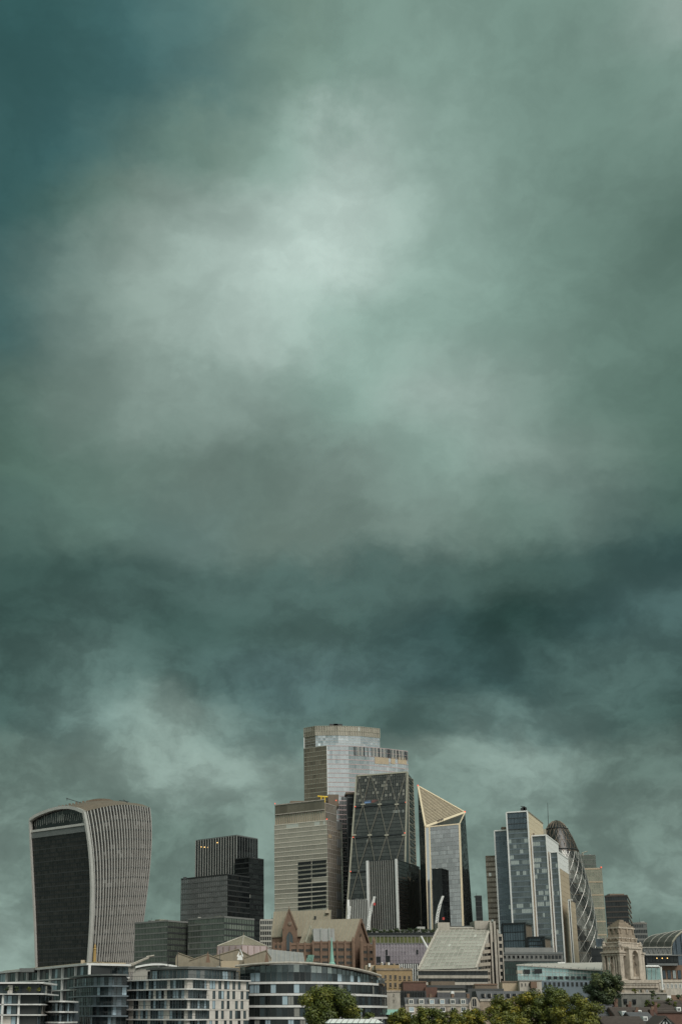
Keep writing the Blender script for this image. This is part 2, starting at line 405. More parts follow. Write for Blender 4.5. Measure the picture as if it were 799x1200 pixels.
glass('glass_bronze', (.10, .082, .06), (.25, .21, .16), .45, .1, 1.6, (.5, .5, .46), .1)
glass('glass_teal', (.20, .31, .30), (.36, .48, .46), .45, .1, 1.6, (.55, .62, .58), .1)
glass('glass_home', (.006, .008, .009), (.085, .115, .125), .15, .06, 1.5, (.34, .43, .48), .17)
glass('glass_lilac', (.20, .175, .195), (.34, .30, .325), .25, .2, 1.5)
glass('glass_sage', (.16, .165, .125), (.30, .29, .22), .4, .15, 1.6, (.4, .38, .3), .08)
lamp('lamp_warm', (1, .62, .2), .9); lamp('lamp_red', (1, .12, .06), .35)

# ------------------------------------------------------------------ the setting
def structure(name, mb, m, label=None):
    o = mb.build(name, m); o['kind'] = 'structure'; return o
mw = mat('river_water', (.05, .06, .05), .12, var=.3, scale=.02, bump=.15)
structure('river', MB().quad([(-9000, -9000, 0), (9000, -9000, 0), (9000, 262, 0), (-9000, 262, 0)]), mw)
structure('ground', MB().prism([(-9000, 262), (9000, 262), (9000, 15000), (-9000, 15000)], -1, GZ), 'ground_stone')
structure('embankment_wall', MB().prism([(-900, 260.6), (900, 260.6), (900, 261.9), (-900, 261.9)], -1.2, GZ + 1.1), 'stone_pale')
structure('road', MB().quad([(-900, 268, GZ + .004), (900, 268, GZ + .004), (900, 276, GZ + .004), (-900, 276, GZ + .004)]), mat('asphalt', (.05, .05, .05), .9))

def ray_on(px, py, p0, n):
    d = pdir(px, py); o = Vector((0, 0, HC)); k = (Vector(p0) - o).dot(n) / d.dot(n); return o + d * k

def px_seed(a, b): return a * 31 + b * 7
def tower(name, label, pl, pc, pr, py, Y, a, lf, rf, core='dark_metal', z0=None, depth=None, cat='office tower', root=None, cap=None, group=None, fh=None):
    """box tower with two seen faces; lf/rf = dict for facade() (nx, fh, gl, mull, span, ...) or None"""
    l, c, r, b, h = cbox(pl, pc, pr, py, Y, a, depth)
    root = root or thing(name, label, cat, (c.x, c.y, 0), group)
    z0 = GZ if z0 is None else z0
    body(root, [l, c, r, b], z0, h, core)
    for f, A, B in ((lf, l, c), (rf, c, r)):
        if f:
            k = dict(f); fh = k.pop('fh'); nx = k.pop('nx'); gl = k.pop('gl')
            facade(root, fq(A, B, z0, h), nx, max(2, round((h - z0) / fh)), gl, **k)
    clutter(root, [l, c, r, b], h, 5, int(px_seed(pl, py)), mast=1)
    if cap:
        m = MB(); w = cap[1]; loop = [l, c, r, b]
        for i in range(4):
            p, q = loop[i], loop[(i + 1) % 4]; t = (q - p).normalized(); nn = Vector((t.y, -t.x, 0))
            m.bar(v3(p, h), v3(q, h), nn, w, .25, back=.6)
        m.build('parapet', cap[0], root)
    return root, l, c, r, b, h

def boxpart(par, name, m, px0, px1, py0, py1, Y, d=6., back=True, a=0., kind=None):
    """a box whose front shows between two pixel columns and rows at depth Y (front), d metres deep, turned by a degrees"""
    p, q = at(px0, py1, Y), at(px1, py1, Y); t = at(px0, py0, Y)
    w = q.x - p.x; hh = t.z - p.z
    mb = MB(); mb.box(((p.x + q.x) / 2, Y + d / 2, p.z), w, d, hh, R(a)); return mb.build(name, m, par, kind=kind)

# ------------------------------------------------------------------ flared tower with vertical fins (far left)
def flared_tower():
    Y0 = 800.
    root = thing('flared_tower', 'tall flared tower with curved pale vertical fins and dark glass front, top wider than base', 'skyscraper', at(100, 1130, 830))
    SW = [(35.8, 961), (37, 992), (39.5, 1040), (41.3, 1075), (43.2, 1132), (45.5, 1186)]
    SE = [(98.5, 951.5), (106, 1002), (108, 1035), (107.3, 1070), (104.2, 1126), (100.5, 1186)]
    NE = [(175.5, 946), (177.6, 968), (177, 998), (172.6, 1045), (167.5, 1085), (152.0, 1186)]
    def curve(pp, t):         # px by height on a polyline with smooth interpolation
        n = len(pp) - 1; ys = [p[1] for p in pp]; y = ys[-1] + (ys[0] - ys[-1]) * t
        xs = [p[0] for p in pp]; co = np.polyfit(ys, xs, 4); return float(np.polyval(co, y)), y
    NT, NS, NG = 44, 23, 46
    def sw(t): x, y = curve(SW, t); return at(x, y, Y0 * 1.04 + 3 * t)
    def se(t): x, y = curve(SE, t); return at(x, y, Y0)
    def ne(t): x, y = curve(NE, t); return at(x, y, 852.)
    # east flank: surface between se and ne, top edge bulging upwards
    def east(s, t):
        p, q = se(t), ne(t); w = lerp(p, q, s); bul = math.sin(math.pi * s)
        n = Vector((q.y - p.y, -(q.x - p.x), 0)).normalized()
        w = w + n * (2.2 * bul); w.z += (3.2 * math.sin(math.pi * min(1, s * 1.05)) ** 1) * t ** 3
        return w
    m = MB()
    for i in range(NG):
        for j in range(NT):
            a, b, c, d = east(i / NG, j / NT), east((i + 1) / NG, j / NT), east((i + 1) / NG, (j + 1) / NT), east(i / NG, (j + 1) / NT)
            nn = (b - a).cross(d - a).normalized(); o = nn * -.5; jx = rnd.gauss(0, .010)
            m.quad([a + o, b + o + nn * jx, c + o, d + o - nn * jx], 0, rnd.random() * .62 + .37 * ((j // 3) % 2))
    m.build('flank_glazing', glass('glass_flank', (.018, .016, .014), (.075, .07, .062), .2, .12, 1.5, (.16, .155, .145), .1), root, kind='stuff')
    for j in range(1, NT, 2):
        mb = MB()
        for i in range(NS):
            a, b = east(i / NS, j / NT), east((i + 1) / NS, j / NT); n = Vector((b.y - a.y, a.x - b.x, 0)).normalized(); mb.bar(a, b, n, .9, -.15, back=.45)
        mb.build('floor_band', 'dark_metal', root)
    for i in range(NS + 1):
        mb = MB(); s = i / NS
        for j in range(NT):
            a, b = east(s, j / NT), east(s, (j + 1) / NT); u = (east(min(1, s + .01), j / NT) - east(max(0, s - .01), j / NT)); n = Vector((u.y, -u.x, 0)).normalized()
            mb.bar(a, b, n, .6, .35, back=.5)
        mb.build('fin', 'fin_grey', root)
    # south front: dark glass, with the arched glass hall on top
    m = MB(); bars = []
    TT = .905
    def front(s, t): p = lerp(sw(t), se(t), s); return p
    nx, ny = 24, 42
    nn = Vector((se(.5).y - sw(.5).y, sw(.5).x - se(.5).x, 0)).normalized()
    for j in range(ny):
        for i in range(nx):
            t0, t1 = j / ny * TT, (j + 1) / ny * TT
            jx = rnd.gauss(0, .012)
            m.quad([front(i / nx, t0) - nn * (.5 + jx), front((i + 1) / nx, t0) - nn * .5, front((i + 1) / nx, t1) - nn * (.5 - jx), front(i / nx, t1) - nn * .5], 0, rnd.random() * (1 if j < 7 and i > 9 else .8))
    m.build('front_glazing', 'glass_brown', root, kind='stuff')
    for j in range(0, ny + 1, 1):
        MB().bar(front(0, j / ny * TT) - nn * .5, front(1, j / ny * TT) - nn * .5, nn, .7, .12).build('spandrel', 'dark_metal' if j % 3 == 0 else 'black_metal', root)
    g = MB()
    for i in range(nx + 1):
        for j in range(0, ny, 3): g.bar(front(i / nx, j / ny * TT) - nn * .5, front(i / nx, min(1, (j + 3) / ny) * TT) - nn * .5, nn, .22, .1)
    g.build('mullion_grid', 'dark_metal', root, kind='stuff')
    # bands under the hall
    MB().bar(front(0, .918) - nn * .3, front(1, .918) - nn * .3, nn, 4.2, .3).build('hall_band', 'mid_metal', root)
    MB().bar(front(0, .94) - nn * .1, front(1, .94) - nn * .1, nn, 1.7, .5).build('hall_ledge', 'fin_grey', root)
    # arch over the hall
    pk = [(35.8, 961), (42, 956.5), (50, 952.8), (58, 949.8), (66, 947.6), (74, 946.3), (82, 946.2), (90, 948), (96, 950.5), (98.5, 951.5)]
    base = [front(k / 9, .95) - nn * 2.5 for k in range(10)]
    arch = [at(x, y, lerp(sw(1).y, se(1).y, (x - 35.8) / 62.7)) for x, y in pk]
    m = MB()
    for k in range(9):
        for r in range(3):
            a, b, c, d = lerp(base[k], arch[k] - nn * 2.5, r / 3), lerp(base[k + 1], arch[k + 1] - nn * 2.5, r / 3), lerp(base[k + 1], arch[k + 1] - nn * 2.5, (r + 1) / 3), lerp(base[k], arch[k] - nn * 2.5, (r + 1) / 3)
            m.quad([a, b, c, d], 0, rnd.random())
    m.build('hall_glazing', 'glass_dark', root)
    for k in range(1, 27):
        s = k / 27; f = s * 9; i = int(f); p = lerp(base[i], base[min(9, i + 1)], f - i); q = lerp(arch[i], arch[min(9, i + 1)], f - i) - nn * 2.5
        MB().bar(lerp(p, q, .15 + .2 * rnd.random()), lerp(p, q, .6 + .3 * rnd.random()), nn, .3, .2).build('hall_mullion', 'pale_metal', root)
    def rim(pp, w=1.6):
        fr = MB()
        for k in range(len(pp) - 1): fr.bar(pp[k], pp[k + 1], nn, w, .9, back=1.5)
        fr.build('edge_frame', 'fin_grey', root)
    rim([sw(k / 20) for k in range(21)], 1.3); rim([se(k / 24) for k in range(25)], 1.7)
    ar = MB()
    for k in range(9): ar.bar(arch[k], arch[k + 1], nn, 2.2, 1.0, back=2.0)
    ar.build('arch', 'fin_grey', root)
    # roof: vault between the arch and the flank's top edge
    m = MB(); K = 9
    edge = [east(s / K, 1) for s in range(K + 1)]
    far = ne(1); west = [lerp(sw(1), sw(1) + (far - se(1)), s / K) for s in range(K + 1)]
    for s in range(K):
        off = (edge[s] - se(1)); off2 = (edge[s + 1] - se(1))
        for k in range(9):
            m.quad([arch[k] + off, arch[k + 1] + off, arch[k + 1] + off2, arch[k] + off2])
    m.build('roof', 'bronze', root)
    bk = MB(); bk.quad([ne(0), sw(0) + (ne(0) - se(0)), sw(1) + (ne(1) - se(1)), ne(1)]); bk.quad([sw(0) + (ne(0) - se(0)), sw(0), sw(1), sw(1) + (ne(1) - se(1))]); bk.build('rear_wall', 'bronze', root)
    # plant screen on the roof
    pm = MB(); A = at(101, 941, 826); B = at(135, 940, 845)
    pr = [(101, 944, 938.5), (108, 944, 936.8), (114, 944, 935.9), (120, 944, 935.7), (128, 944, 936.2), (136, 945, 939)]
    for (x0, yb0, yt0), (x1, yb1, yt1) in zip(pr, pr[1:]):
        a, b = at(x0, yb0 + 3, 838), at(x1, yb1 + 3, 842); c, d = at(x1, yt1, 842), at(x0, yt0, 838); o = Vector((2, 9, 0))
        pm.hexa([a, b, b + o, a + o, d, c, c + o, d + o])
    pm.build('roof_plant', 'bronze', root)
    for (x0, y0, x1, y1) in ((78, 935.5, 96, 941), (79, 935, 79, 938), (145, 937, 150, 941), (140, 938, 151, 939.5)):
        MB().tube([at(x0, y0, 830), at(x1, y1, 830)], .25, 5).build('roof_mast', 'dark_metal', root)
    for k in range(9):
        x = 70 + k * 4; MB().box(at(x, 946.5 - 3 * math.sin(k / 8 * 1.5) - (0 if k < 5 else 1.5), 834), 1.5, 1.5, 1.2 + rnd.random()).build('roof_unit', 'bronze', root)
flared_tower()

# ------------------------------------------------------------------ dark stepped tower and green glass blocks
dk = dict(gl='glass_black', jit=.004)
rt, l, c, r, b, h = tower('dark_stepped_tower', 'black stepped tower with thin white vertical fins on its top storeys', 230, 277.7, 301.7, 979, 905, 40,
      dict(nx=16, fh=4, gl='glass_black', mull=(.55, .5, 'pale_metal'), sepm=True), dict(nx=8, fh=4, gl='glass_black', mull=(.4, .4, 'mid_metal'), sepm=True), cap=('mid_metal', 1.0))
tower('', '', 276, 292, 309, 1005, 893, 40, dict(nx=6, fh=4, gl='glass_black', span=(.8, .2, 'dark_metal')), dict(nx=10, fh=4, gl='glass_dark', mull=(.15, .1, 'dark_metal'), span=(1.2, .2, 'black_metal')), root=rt, cap=('dark_metal', .8))
tower('', '', 212.6, 267, 292.5, 1024.6, 868, 40, dict(nx=24, fh=4, gl='glass_mist', mull=(.14, .1, 'dark_metal'), span=(.9, .15, 'mid_metal'), vfun=lambda i, j: (None if i > 8 or j % 2 else .02)),
      dict(nx=12, fh=4, gl='glass_black', mull=(.15, .1, 'black_metal'), span=(.9, .15, 'dark_metal')), root=rt, cap=('dark_metal', .9))
for x, y in ((236, 993), (240, 993.3), (244, 993.5), (255, 988)):
    l0 = Vector((l.x, l.y)); nn = Vector((c.y - l.y, -(c.x - l.x), 0)).normalized(); p = ray_on(x, y, v3(l, h), nn); MB().box(p, .9, .5, .7).build('lit_window', 'lamp_warm', rt)
MB().box(at(217, 1031, 880), 2.5, 2, 2).build('roof_unit', 'dark_metal', rt)
for pl, pc, pr, py, Y, lab in ((158.8, 196.8, 221, 1079, 702, 'low green glass office block beside the flared tower'), (221, 262.6, 298, 1074.4, 690, 'low green glass office block in front of the black stepped tower')):
    g_, l, c, r, b, h = tower('green_glass_block', lab, pl, pc, pr, py, Y, 42, dict(nx=22, fh=3.6, gl='glass_green', mull=(.16, .12, 'mid_metal'), span=(.7, .15, 'concrete_dark')),
          dict(nx=12, fh=3.6, gl='glass_green', mull=(.2, .2, 'dark_metal'), span=(.9, .2, 'dark_metal')), cap=('concrete_dark', 1.0), cat='office block', group='green glass office blocks')
    pc2 = (c + b) / 2
    MB().box((pc2.x, pc2.y, h), 7, 5, 1.9, .7).build('roof_plant', 'steel_tan', g_)
    MB().box((pc2.x - 6, pc2.y - 3, h), 3, 3, 1.2, .7).build('roof_plant', 'roof_grey', g_)
tower('grey_grid_block', 'low grey office block glimpsed between the black tower and the gothic roofs', 305, 323, 326, 1078, 760, 8, dict(nx=7, fh=3.5, gl='glass_dark', mull=(.35, .2, 'concrete'), span=(1.1, .25, 'concrete')), None, depth=20, cat='office block')

# ------------------------------------------------------------------ beige banded tower
def zone(i, j): return None
rt, l, c, r, b, h = tower('beige_banded_tower', 'beige glass tower with pale floor bands and a dark window patch', 321.5, 383, 400.5, 961, 1050, 33, None, None, core='concrete_dark')
nf = round((h - GZ) / 4.35)
facade(rt, fq(l, c, GZ, h), 30, nf, 'glass_beige', mull=(.12, .08, 'pale_metal'), span=(.75, .3, 'band_beige'), rowv=.75)
facade(rt, fq(c, r, GZ, h), 8, nf, 'glass_beige', mull=(.25, .2, 'concrete'), span=(.5, .15, 'concrete'))
nl = Vector((c.y - l.y, l.x - c.x, 0)).normalized(); nr = Vector((r.y - c.y, c.x - r.x, 0)).normalized()
# dark patch of clear glass (storey strips)
for j in range(11):
    y0 = 1010.5 + j * 5.25
    for x0, x1 in (((349.5, 365), (366, 382.6)) if j != 4 else ((349.5, 365),)):
        p, q = ray_on(x0, y0 + (383 - x0) * .09 - 1.2, v3(c, h), nl), ray_on(x1, y0 + (383 - x1) * .09 - 1.2, v3(c, h), nl)
        m = MB()
        for k in range(6): m.bar(lerp(p, q, k / 6) , lerp(p, q, (k + .92) / 6), nl, 2.7, .42, back=.1)
        m.build('dark_window', 'black_metal', rt)
for j in range(6):
    p = ray_on(397.2, 968 + j * 20.5, v3(c, h), nr); MB().bar(p + Vector((0, 0, 4)), p - Vector((0, 0, 4)), nr, 9.0, .3, back=.1).build('louvre_panel', 'roof_grey', rt)
p = ray_on(386.5, 980, v3(c, h), nr); MB().bar(p + Vector((0, 0, 1.6)), p - Vector((0, 0, 1.6)), nr, 5.5, .25).build('tan_window', 'tan_panel', rt)
for k in range(3):
    x = 325 + k * 4
# crown set back, with louvres, and side glass
lo, co_, ro, bo, ho = cbox(322.8, 381, 394, 941, 1053, 33)
body(rt, [lo, co_, ro, bo], h, ho, 'bronze', 'crown_core')
facade(rt, fq(lo, co_, h, ho), 44, 1, 'glass_beige', mull=(.35, .5, 'tan_panel', 2), span=(1.0, .6, 'stone_pale'), names=('crown_glazing', 'crown_louvre', 'crown_band'), sepm=True)
facade(rt, fq(lo, co_, lerp(h, ho, .62), ho + 3), 20, 1, 'glass_bronze', span=(.9, .7, 'stone_pale'), names=('screen_glazing', 'screen_post', 'screen_rail'), off=1.0)
facade(rt, fq(co_, ro, h, ho), 10, 2, 'glass_bronze', mull=(.3, .3, 'concrete'), span=(.6, .3, 'concrete'), names=('crown_glazing', 'crown_louvre', 'crown_band'))
boxpart(rt, 'lift_core', 'bronze', 384.5, 397, 931, 945, 1075, 20); boxpart(rt, 'lift_core', 'bronze', 340, 384, 938.5, 945, 1080, 12)
cr = thing('roof_crane', 'small yellow crane on the roof of the beige banded tower', 'crane', at(378, 940, 1066)); cr.location.z = at(378, 941, 1066).z
MB().tube([at(372, 933.2, 1066), at(384, 934, 1066)], .75, 6).build('jib', 'yellow_paint', cr)
for x in (376.4, 380.4): MB().tube([at(x, 934, 1066), at(x, 940.5, 1066)], .6, 6).build('leg', 'yellow_paint', cr)
MB().tube([at(376.4, 938.6, 1066), at(380.4, 938.6, 1066)], .5, 6).build('cross_beam', 'yellow_paint', cr)
for x, y in ((322.3, 942.3), (383, 960.5), (393.8, 938.5)): MB().box(at(x, y, 1046 if x > 380 else 1085), .9, .9, .9).build('warning_light', 'lamp_red', rt)

# ------------------------------------------------------------------ tallest tower
def ring(pp, Z): return [atz(x, y, Z) for x, y in pp]
H1 = at(383, 874, 1100).z; H2 = at(369.4, 851, 1112).z
rt = thing('tall_silver_tower', 'tallest tower of pale silver glass, stepped at its right shoulder', 'skyscraper', at(410, 1100, 1120))
Q = ring([(356.2, 877.6), (383, 874), (408, 874.3), (432, 875.6), (455, 877.8), (477.6, 880.6)], H1)
Pp = ring([(356.3, 853.4), (369.4, 851), (396, 850.8), (422, 851.7), (444.4, 854)], H2)
bq = [Vector((Q[-1].x + 5, Q[-1].y + 45, 0)), Vector((Q[0].x + 15, Q[0].y + 50, 0))]; bp_ = [Vector((Pp[-1].x + 4, Pp[-1].y + 35, 0)), Vector((Pp[0].x + 12, Pp[0].y + 40, 0))]
body(rt, [*Q, *bq], GZ, H1, 'concrete_dark'); body(rt, [*Pp, *bp_], H1 - 2, H2, 'concrete_dark', 'upper_core')
n1 = round((H1 - GZ) / 4.6)
for k in range(5):
    wd = (Q[k + 1] - Q[k]).length
    facade(rt, fq(Q[k], Q[k + 1], GZ, H1), max(4, round(wd / (2.6 if k else 3.3))), n1, 'glass_silver' if k else 'glass_bronze', mull=(.14, .1, 'pale_metal') if k else (.3, .2, 'bronze'), span=(.75, .2, 'pink_stone' if k else 'steel_tan'))
n2 = round((H2 - H1) / 4.6)
for k in range(4):
    wd = (Pp[k + 1] - Pp[k]).length
    facade(rt, fq(Pp[k], Pp[k + 1], H1, H2 - 9.5), max(4, round(wd / 2.6)), n2, 'glass_silver' if k else 'glass_bronze', mull=(.12, .1, 'pale_metal'), span=(.35, .15, 'pale_metal'))
    facade(rt, fq(Pp[k], Pp[k + 1], H2 - 9.5, H2), max(4, round(wd / 2.4)), 2, 'glass_beige' if k else 'glass_bronze', mull=(.8, .5, 'steel_tan'), span=(.5, .4, 'steel_tan'), names=('crown_glazing', 'crown_louvre', 'crown_rail'), sepm=True)
for k, (a0, a1, gl_) in ((2, (.25, 1, 0)), (3, (0, 1, 0)), (4, (0, 1, 0))):
    A, B = lerp(Q[k], Q[k + 1], a0), Q[k + 1]; n = int((B - A).length / 1.9)
    nn = Vector((B.y - A.y, A.x - B.x, 0)).normalized()
    for i in range(n):
        if rnd.random() < .1: continue
        p = lerp(A, B, (i + .5) / n); MB().bar(v3(p, H1 - 9.2), v3(p, H1 - .2), nn, 1.0, .6).build('louvre', 'black_metal' if i % 5 == 0 else ('mid_metal' if i % 2 else 'concrete'), rt)
for x0, x1 in ((439, 455), (458, 462.6), (466, 476)):
    k = 4 if x0 > 450 else 3
    nn = Vector((Q[k + 1].y - Q[k].y, Q[k].x - Q[k + 1].x, 0)).normalized(); z = H1 - 13.5
    p, q = ray_on(x0, 891, Q[k], nn), ray_on(x1, 892, Q[k], nn); MB().bar(p, q, nn, 6.8, .3).build('tan_panel', 'tan_panel', rt)
for x0, x1, y0, y1 in ((386, 401, 848.3, 850.4), (391, 396, 848, 851.5)): boxpart(rt, 'roof_cradle', 'dark_metal', x0, x1, y0, y1, 1130, 4)
MB().tube([v3(Pp[0], H1), v3(Pp[0], H2)], .5, 5).build('corner_trim', 'white_metal', rt); MB().tube([v3(Q[1], GZ), v3(Q[1], H1)], .4, 5).build('corner_trim', 'white_metal', rt)

# ------------------------------------------------------------------ leaning wedge tower with steel diagonals
rt = thing('wedge_tower', 'dark wedge-shaped tower with slanted braced glass front and steel diagonals', 'skyscraper', at(445, 1100, 1010))
TL, TR = at(417.8, 910, 1046), at(477, 904.5, 1028); TL.z = TR.z = (TL.z + TR.z) / 2
BL, BR = at(403.5, 1110, 985), at(472.6, 1110, 967); BL.z = BR.z
nf = (BR - BL).cross(TL - BL).normalized()
RB = at(483.2, 907, 1062); LB = Vector((TL.x + 6, RB.y + 18, 0))
MB().hexa([BL - nf * .4, BR - nf * .4, v3(RB, BR.z), v3(LB, BR.z), TL - nf * .4, TR - nf * .4, v3(RB, TR.z - .5), v3(LB, TR.z - .5)]).build('core', 'black_metal', rt)
MB().prism(ccw([BL, BR, RB, LB]), GZ, BR.z - .02).build('base', 'dark_metal', rt)
facade(rt, [BL, BR, lerp(BR, TR, .835), lerp(BL, TL, .835)], 40, 40, glass('glass_wedge', (.012, .014, .013), (.065, .07, .064), .08, .09, 1.45, (.19, .2, .185), .07), mull=(.1, .08, 'dark_metal'), span=(.5, .12, 'black_metal'), jit=.01, rowv=.6)
facade(rt, [lerp(BL, TL, .835), lerp(BR, TR, .835), TR, TL], 24, 8, glass('glass_crown', (.015, .014, .012), (.06, .055, .045), .1, .12, 1.5, (.16, .15, .125), .25), mull=(.22, .2, 'mid_metal'), span=(.4, .25, 'dark_metal'), jit=.03, names=('crown_glazing', 'crown_mullion', 'crown_rail'),
       vfun=lambda i, j: (.82 + .17 * rnd.random() if rnd.random() < .16 else rnd.random() * .5))
W_ = lambda x, y: ray_on(x, y, BL, nf)
def dg(x0, y0, x1, y1, w=.6): MB().bar(W_(x0, y0) + nf * .8, W_(x1, y1) + nf * .8, nf, w, .4).build('brace', mat('brace_steel', (.14, .13, .105), .5, .3), rt)
nodes = {943.5: (425.5, 445, 465), 979.5: (415, 433.4, 453.2, 473.6), 1019.5: (420.5, 441, 461.5), 1058: (410, 429, 449)}
for (ya, yb, pr) in ((943.5, 979.5, ((425.5, 415), (425.5, 433.4), (445, 433.4), (445, 453.2), (465, 453.2), (465, 473.8))),
                     (979.5, 1019.5, ((415.5, 420.5), (433.4, 420.5), (433.4, 441), (453.2, 441), (453.2, 461.5), (473.4, 461.5))),
                     (1019.5, 1058, ((420.5, 410), (420.5, 429), (441, 429), (441, 449), (461.5, 449), (461.5, 472))),
                     (909, 943.5, ((418.5, 425.5), (434, 425.5), (434.5, 445), (455, 445), (455.5, 465), (475, 465)))):
    for xa, xb in pr: dg(xa, ya, xb, yb)
for y, x0, x1 in ((943.7, 415.8, 476), (979.7, 413.5, 475), (1019.7, 410.5, 474)):
    k = .0
    MB().bar(W_(x0, y + 2.6) + nf * .6, W_(x1, y - 2.4) + nf * .6, nf, 1.3, .3).build('node_band', 'black_metal', rt)
    for x in (x0 + .6, x1 - .6): MB().box(W_(x, y + (2.6 if x < 440 else -2.4)) + nf * .8, .8, .8, .8).build('warning_light', 'lamp_red', rt)
for y in (943.5, 979.5):
    for x in nodes[y]: MB().bar(W_(x - 2.4, y + .2), W_(x + 2.4, y - .2), nf, 1.5, 1.5).build('node', 'steel_tan', rt)
MB().bar(W_(427, 940.4), W_(434.5, 939.6), nf, 2.6, .3).build('blue_panel', 'blue_paint', rt)
for x0, x1, y in ((435.2, 442.8, 939.2), (443.6, 450.6, 938.6), (451.4, 463.8, 938)): MB().bar(W_(x0, y), W_(x1, y - .6), nf, 2.6, .3).build('red_panel', mat('dull_red', (.20, .07, .06), .6), rt)
for p, q in ((TL, TR), (BL, TL), (BR, TR)): MB().bar(p, q, nf, 1.5, .6).build('edge_frame', 'steel_tan', rt)
# right flank: pale strip and laddered steel
ns = Vector((RB.y - TR.y, TR.x - RB.x, 0)).normalized()
rb0 = v3(RB, BR.z); rb1 = v3(RB, TR.z)
mid0, mid1 = lerp(BR, rb0, .45), lerp(TR, rb1, .10)
MB().hexa([BR, mid0, mid0 + Vector((-.5, .5, 0)), BR + Vector((-.5, .5, 0)), TR, mid1, mid1 + Vector((-.5, .5, 0)), TR + Vector((-.5, .5, 0))]).build('flank_panel', 'concrete', rt)
for k in range(44):
    t0, t1 = k / 44, (k + 1) / 44
    for A0_, A1_, B0_, B1_ in ((mid0, mid1, rb0, rb1),):
        a, b = lerp(A0_, A1_, t0), lerp(B0_, B1_, t1); a2, b2 = lerp(A0_, A1_, t1), lerp(B0_, B1_, t0)
        s = MB(); s.bar(a, b if k % 2 else b2, ns, .5, .6); s.bar(lerp(A0_, A1_, t0), lerp(B0_, B1_, t0), ns, .5, .6); s.build('ladder_brace', 'steel_tan', rt)
for p, q in ((mid0, mid1), (rb0, rb1)): MB().bar(p, q, ns, .9, .7).build('flank_column', 'steel_tan', rt)
facade(rt, [mid0, rb0, rb1, mid1], 4, 50, 'glass_black', names=('flank_glazing', 'm', 's'))
boxpart(rt, 'roof_rail', 'steel_tan', 481, 485, 934, 941, 1066, 4)
# dark lift core left of it
ct = thing('dark_lift_core', 'narrow black tower core between the silver and the wedge towers', 'lift core', at(411, 1070, 1062))
a, b_ = at(406.5, 1090, 1062), at(415.5, 1090, 1062); zt = at(410, 931, 1062).z; xo = at(408, 931, 1062).x
MB().prism([(xo - 1, 1062), (xo + 8.5, 1062), (xo + 8.5, 1075), (xo - 1, 1075)], GZ, zt).build('shaft', 'black_metal', ct)
MB().prism([(xo - 2.6, 1061), (xo + 9.2, 1061), (xo + 9.2, 1076), (xo - 2.6, 1076)], zt, zt + 2).build('cap', 'bronze', ct)
for k in range(26):
    z = zt - 3 - k * 6.3; MB().bar((xo - 1 + (k % 3) * 2, 1062, z), (xo + 4 + (k % 2) * 3, 1062, z), (0, -1, 0), .8, .3).build('landing', 'steel_tan' if k in (7, 8) else ('concrete_dark' if k % 4 else 'mid_metal'), ct)

# ------------------------------------------------------------------ striped tower in front
rt, l, c, r, b, h = tower('striped_tower', 'dark tower with pale vertical stripes and two broad white piers', 430.5, 465, 491, 1007.5, 930, 27,
    dict(nx=13, fh=4, gl='glass_brown', mull=(.48, .6, 'pale_metal'), sepm=True, span=(.9, .1, 'black_metal')), None, core='black_metal', cap=('dark_metal', .8))
nl = Vector((c.y - l.y, l.x - c.x, 0)).normalized(); nr = Vector((r.y - c.y, c.x - r.x, 0)).normalized()
for t in (.005, .985):
    p = lerp(l, c, t); MB().bar(v3(p, GZ), v3(p, h + .6), nl, 1.9, 1.3).build('pier', 'white_metal', rt)
e1, e2 = lerp(c, r, .42), lerp(c, r, .9)
facade(rt, fq(c, e1, GZ, h), 8, 44, 'glass_brown', mull=(.15, .1, 'dark_metal'), span=(.8, .12, 'black_metal'))
facade(rt, fq(e1, e2, GZ, h - .6), 6, 44, 'glass_black', mull=(.12, .1, 'black_metal'))
facade(rt, fq(e2, r, GZ, h - 1.2), 3, 44, 'glass_dark', mull=(.12, .1, 'black_metal'))
MB().bar(v3(r, GZ), v3(r, h - 2), nr, 1.0, .8).build('pier', 'steel_tan', rt)
tower('', '', 407.5, 429.5, 431, 1054, 925, 15, dict(nx=11, fh=4, gl='glass_brown', mull=(.6, .6, 'pale_metal'), sepm=True), None, core='black_metal', root=rt, depth=15)
p = at(408.3, 1055, 925); MB().prism([(p.x - .9, 926), (p.x + .9, 926), (p.x + .9, 928), (p.x - .9, 928)], GZ, p.z + .5).build('pier', 'white_metal', rt)

# ------------------------------------------------------------------ blade-topped tower
rt = thing('slanted_top_tower', 'angular glass tower cut to a cream triangular sloping top', 'skyscraper', at(520, 1090, 910))
A, R1, B1, F1 = at(489.4, 921.6, 940), at(544.4, 952.4, 934), at(498, 969.4, 902), at(538, 965.6, 900)
gz = lambda px, py, Y: v3(at(px, py, Y), GZ)
L0, B0, F0, RB0 = gz(493.6, 1086, 940), gz(500.3, 1086, 900), gz(541, 1083, 896), gz(556.6, 1080, 940)
nfr = (F0 - B0).cross(B1 - B0).normalized()
BK = v3(at(525, 1086, 970), GZ)
co = MB(); o = Vector((0, .5, 0))
co.quad([B0 + o, F0 + o, F1 + o, B1 + o]); co.quad([F0 + o, RB0 + o, R1 + o, F1 + o]); co.quad([L0 + o, B0 + o, B1 + o, A + o]); co.quad([RB0 + o, L0 + o, A + o, R1 + o]); co.quad([A + o - Vector((0, 0, .5)), B1 + o - Vector((0, 0, .5)), R1 + o - Vector((0, 0, .5))]); co.quad([B1 + o, F1 + o, R1 + o])
co.build('core', 'dark_metal', rt)
facade(rt, [B0, F0, F1, B1], 22, 46, 'glass_lilac_grey', mull=(.14, .08, 'mid_metal'), span=(.3, .08, 'mid_metal'), jit=.002, rowv=.1)
facade(rt, [L0, B0, B1, A], 6, 46, 'glass_dark', mull=(.15, .1, 'black_metal'))
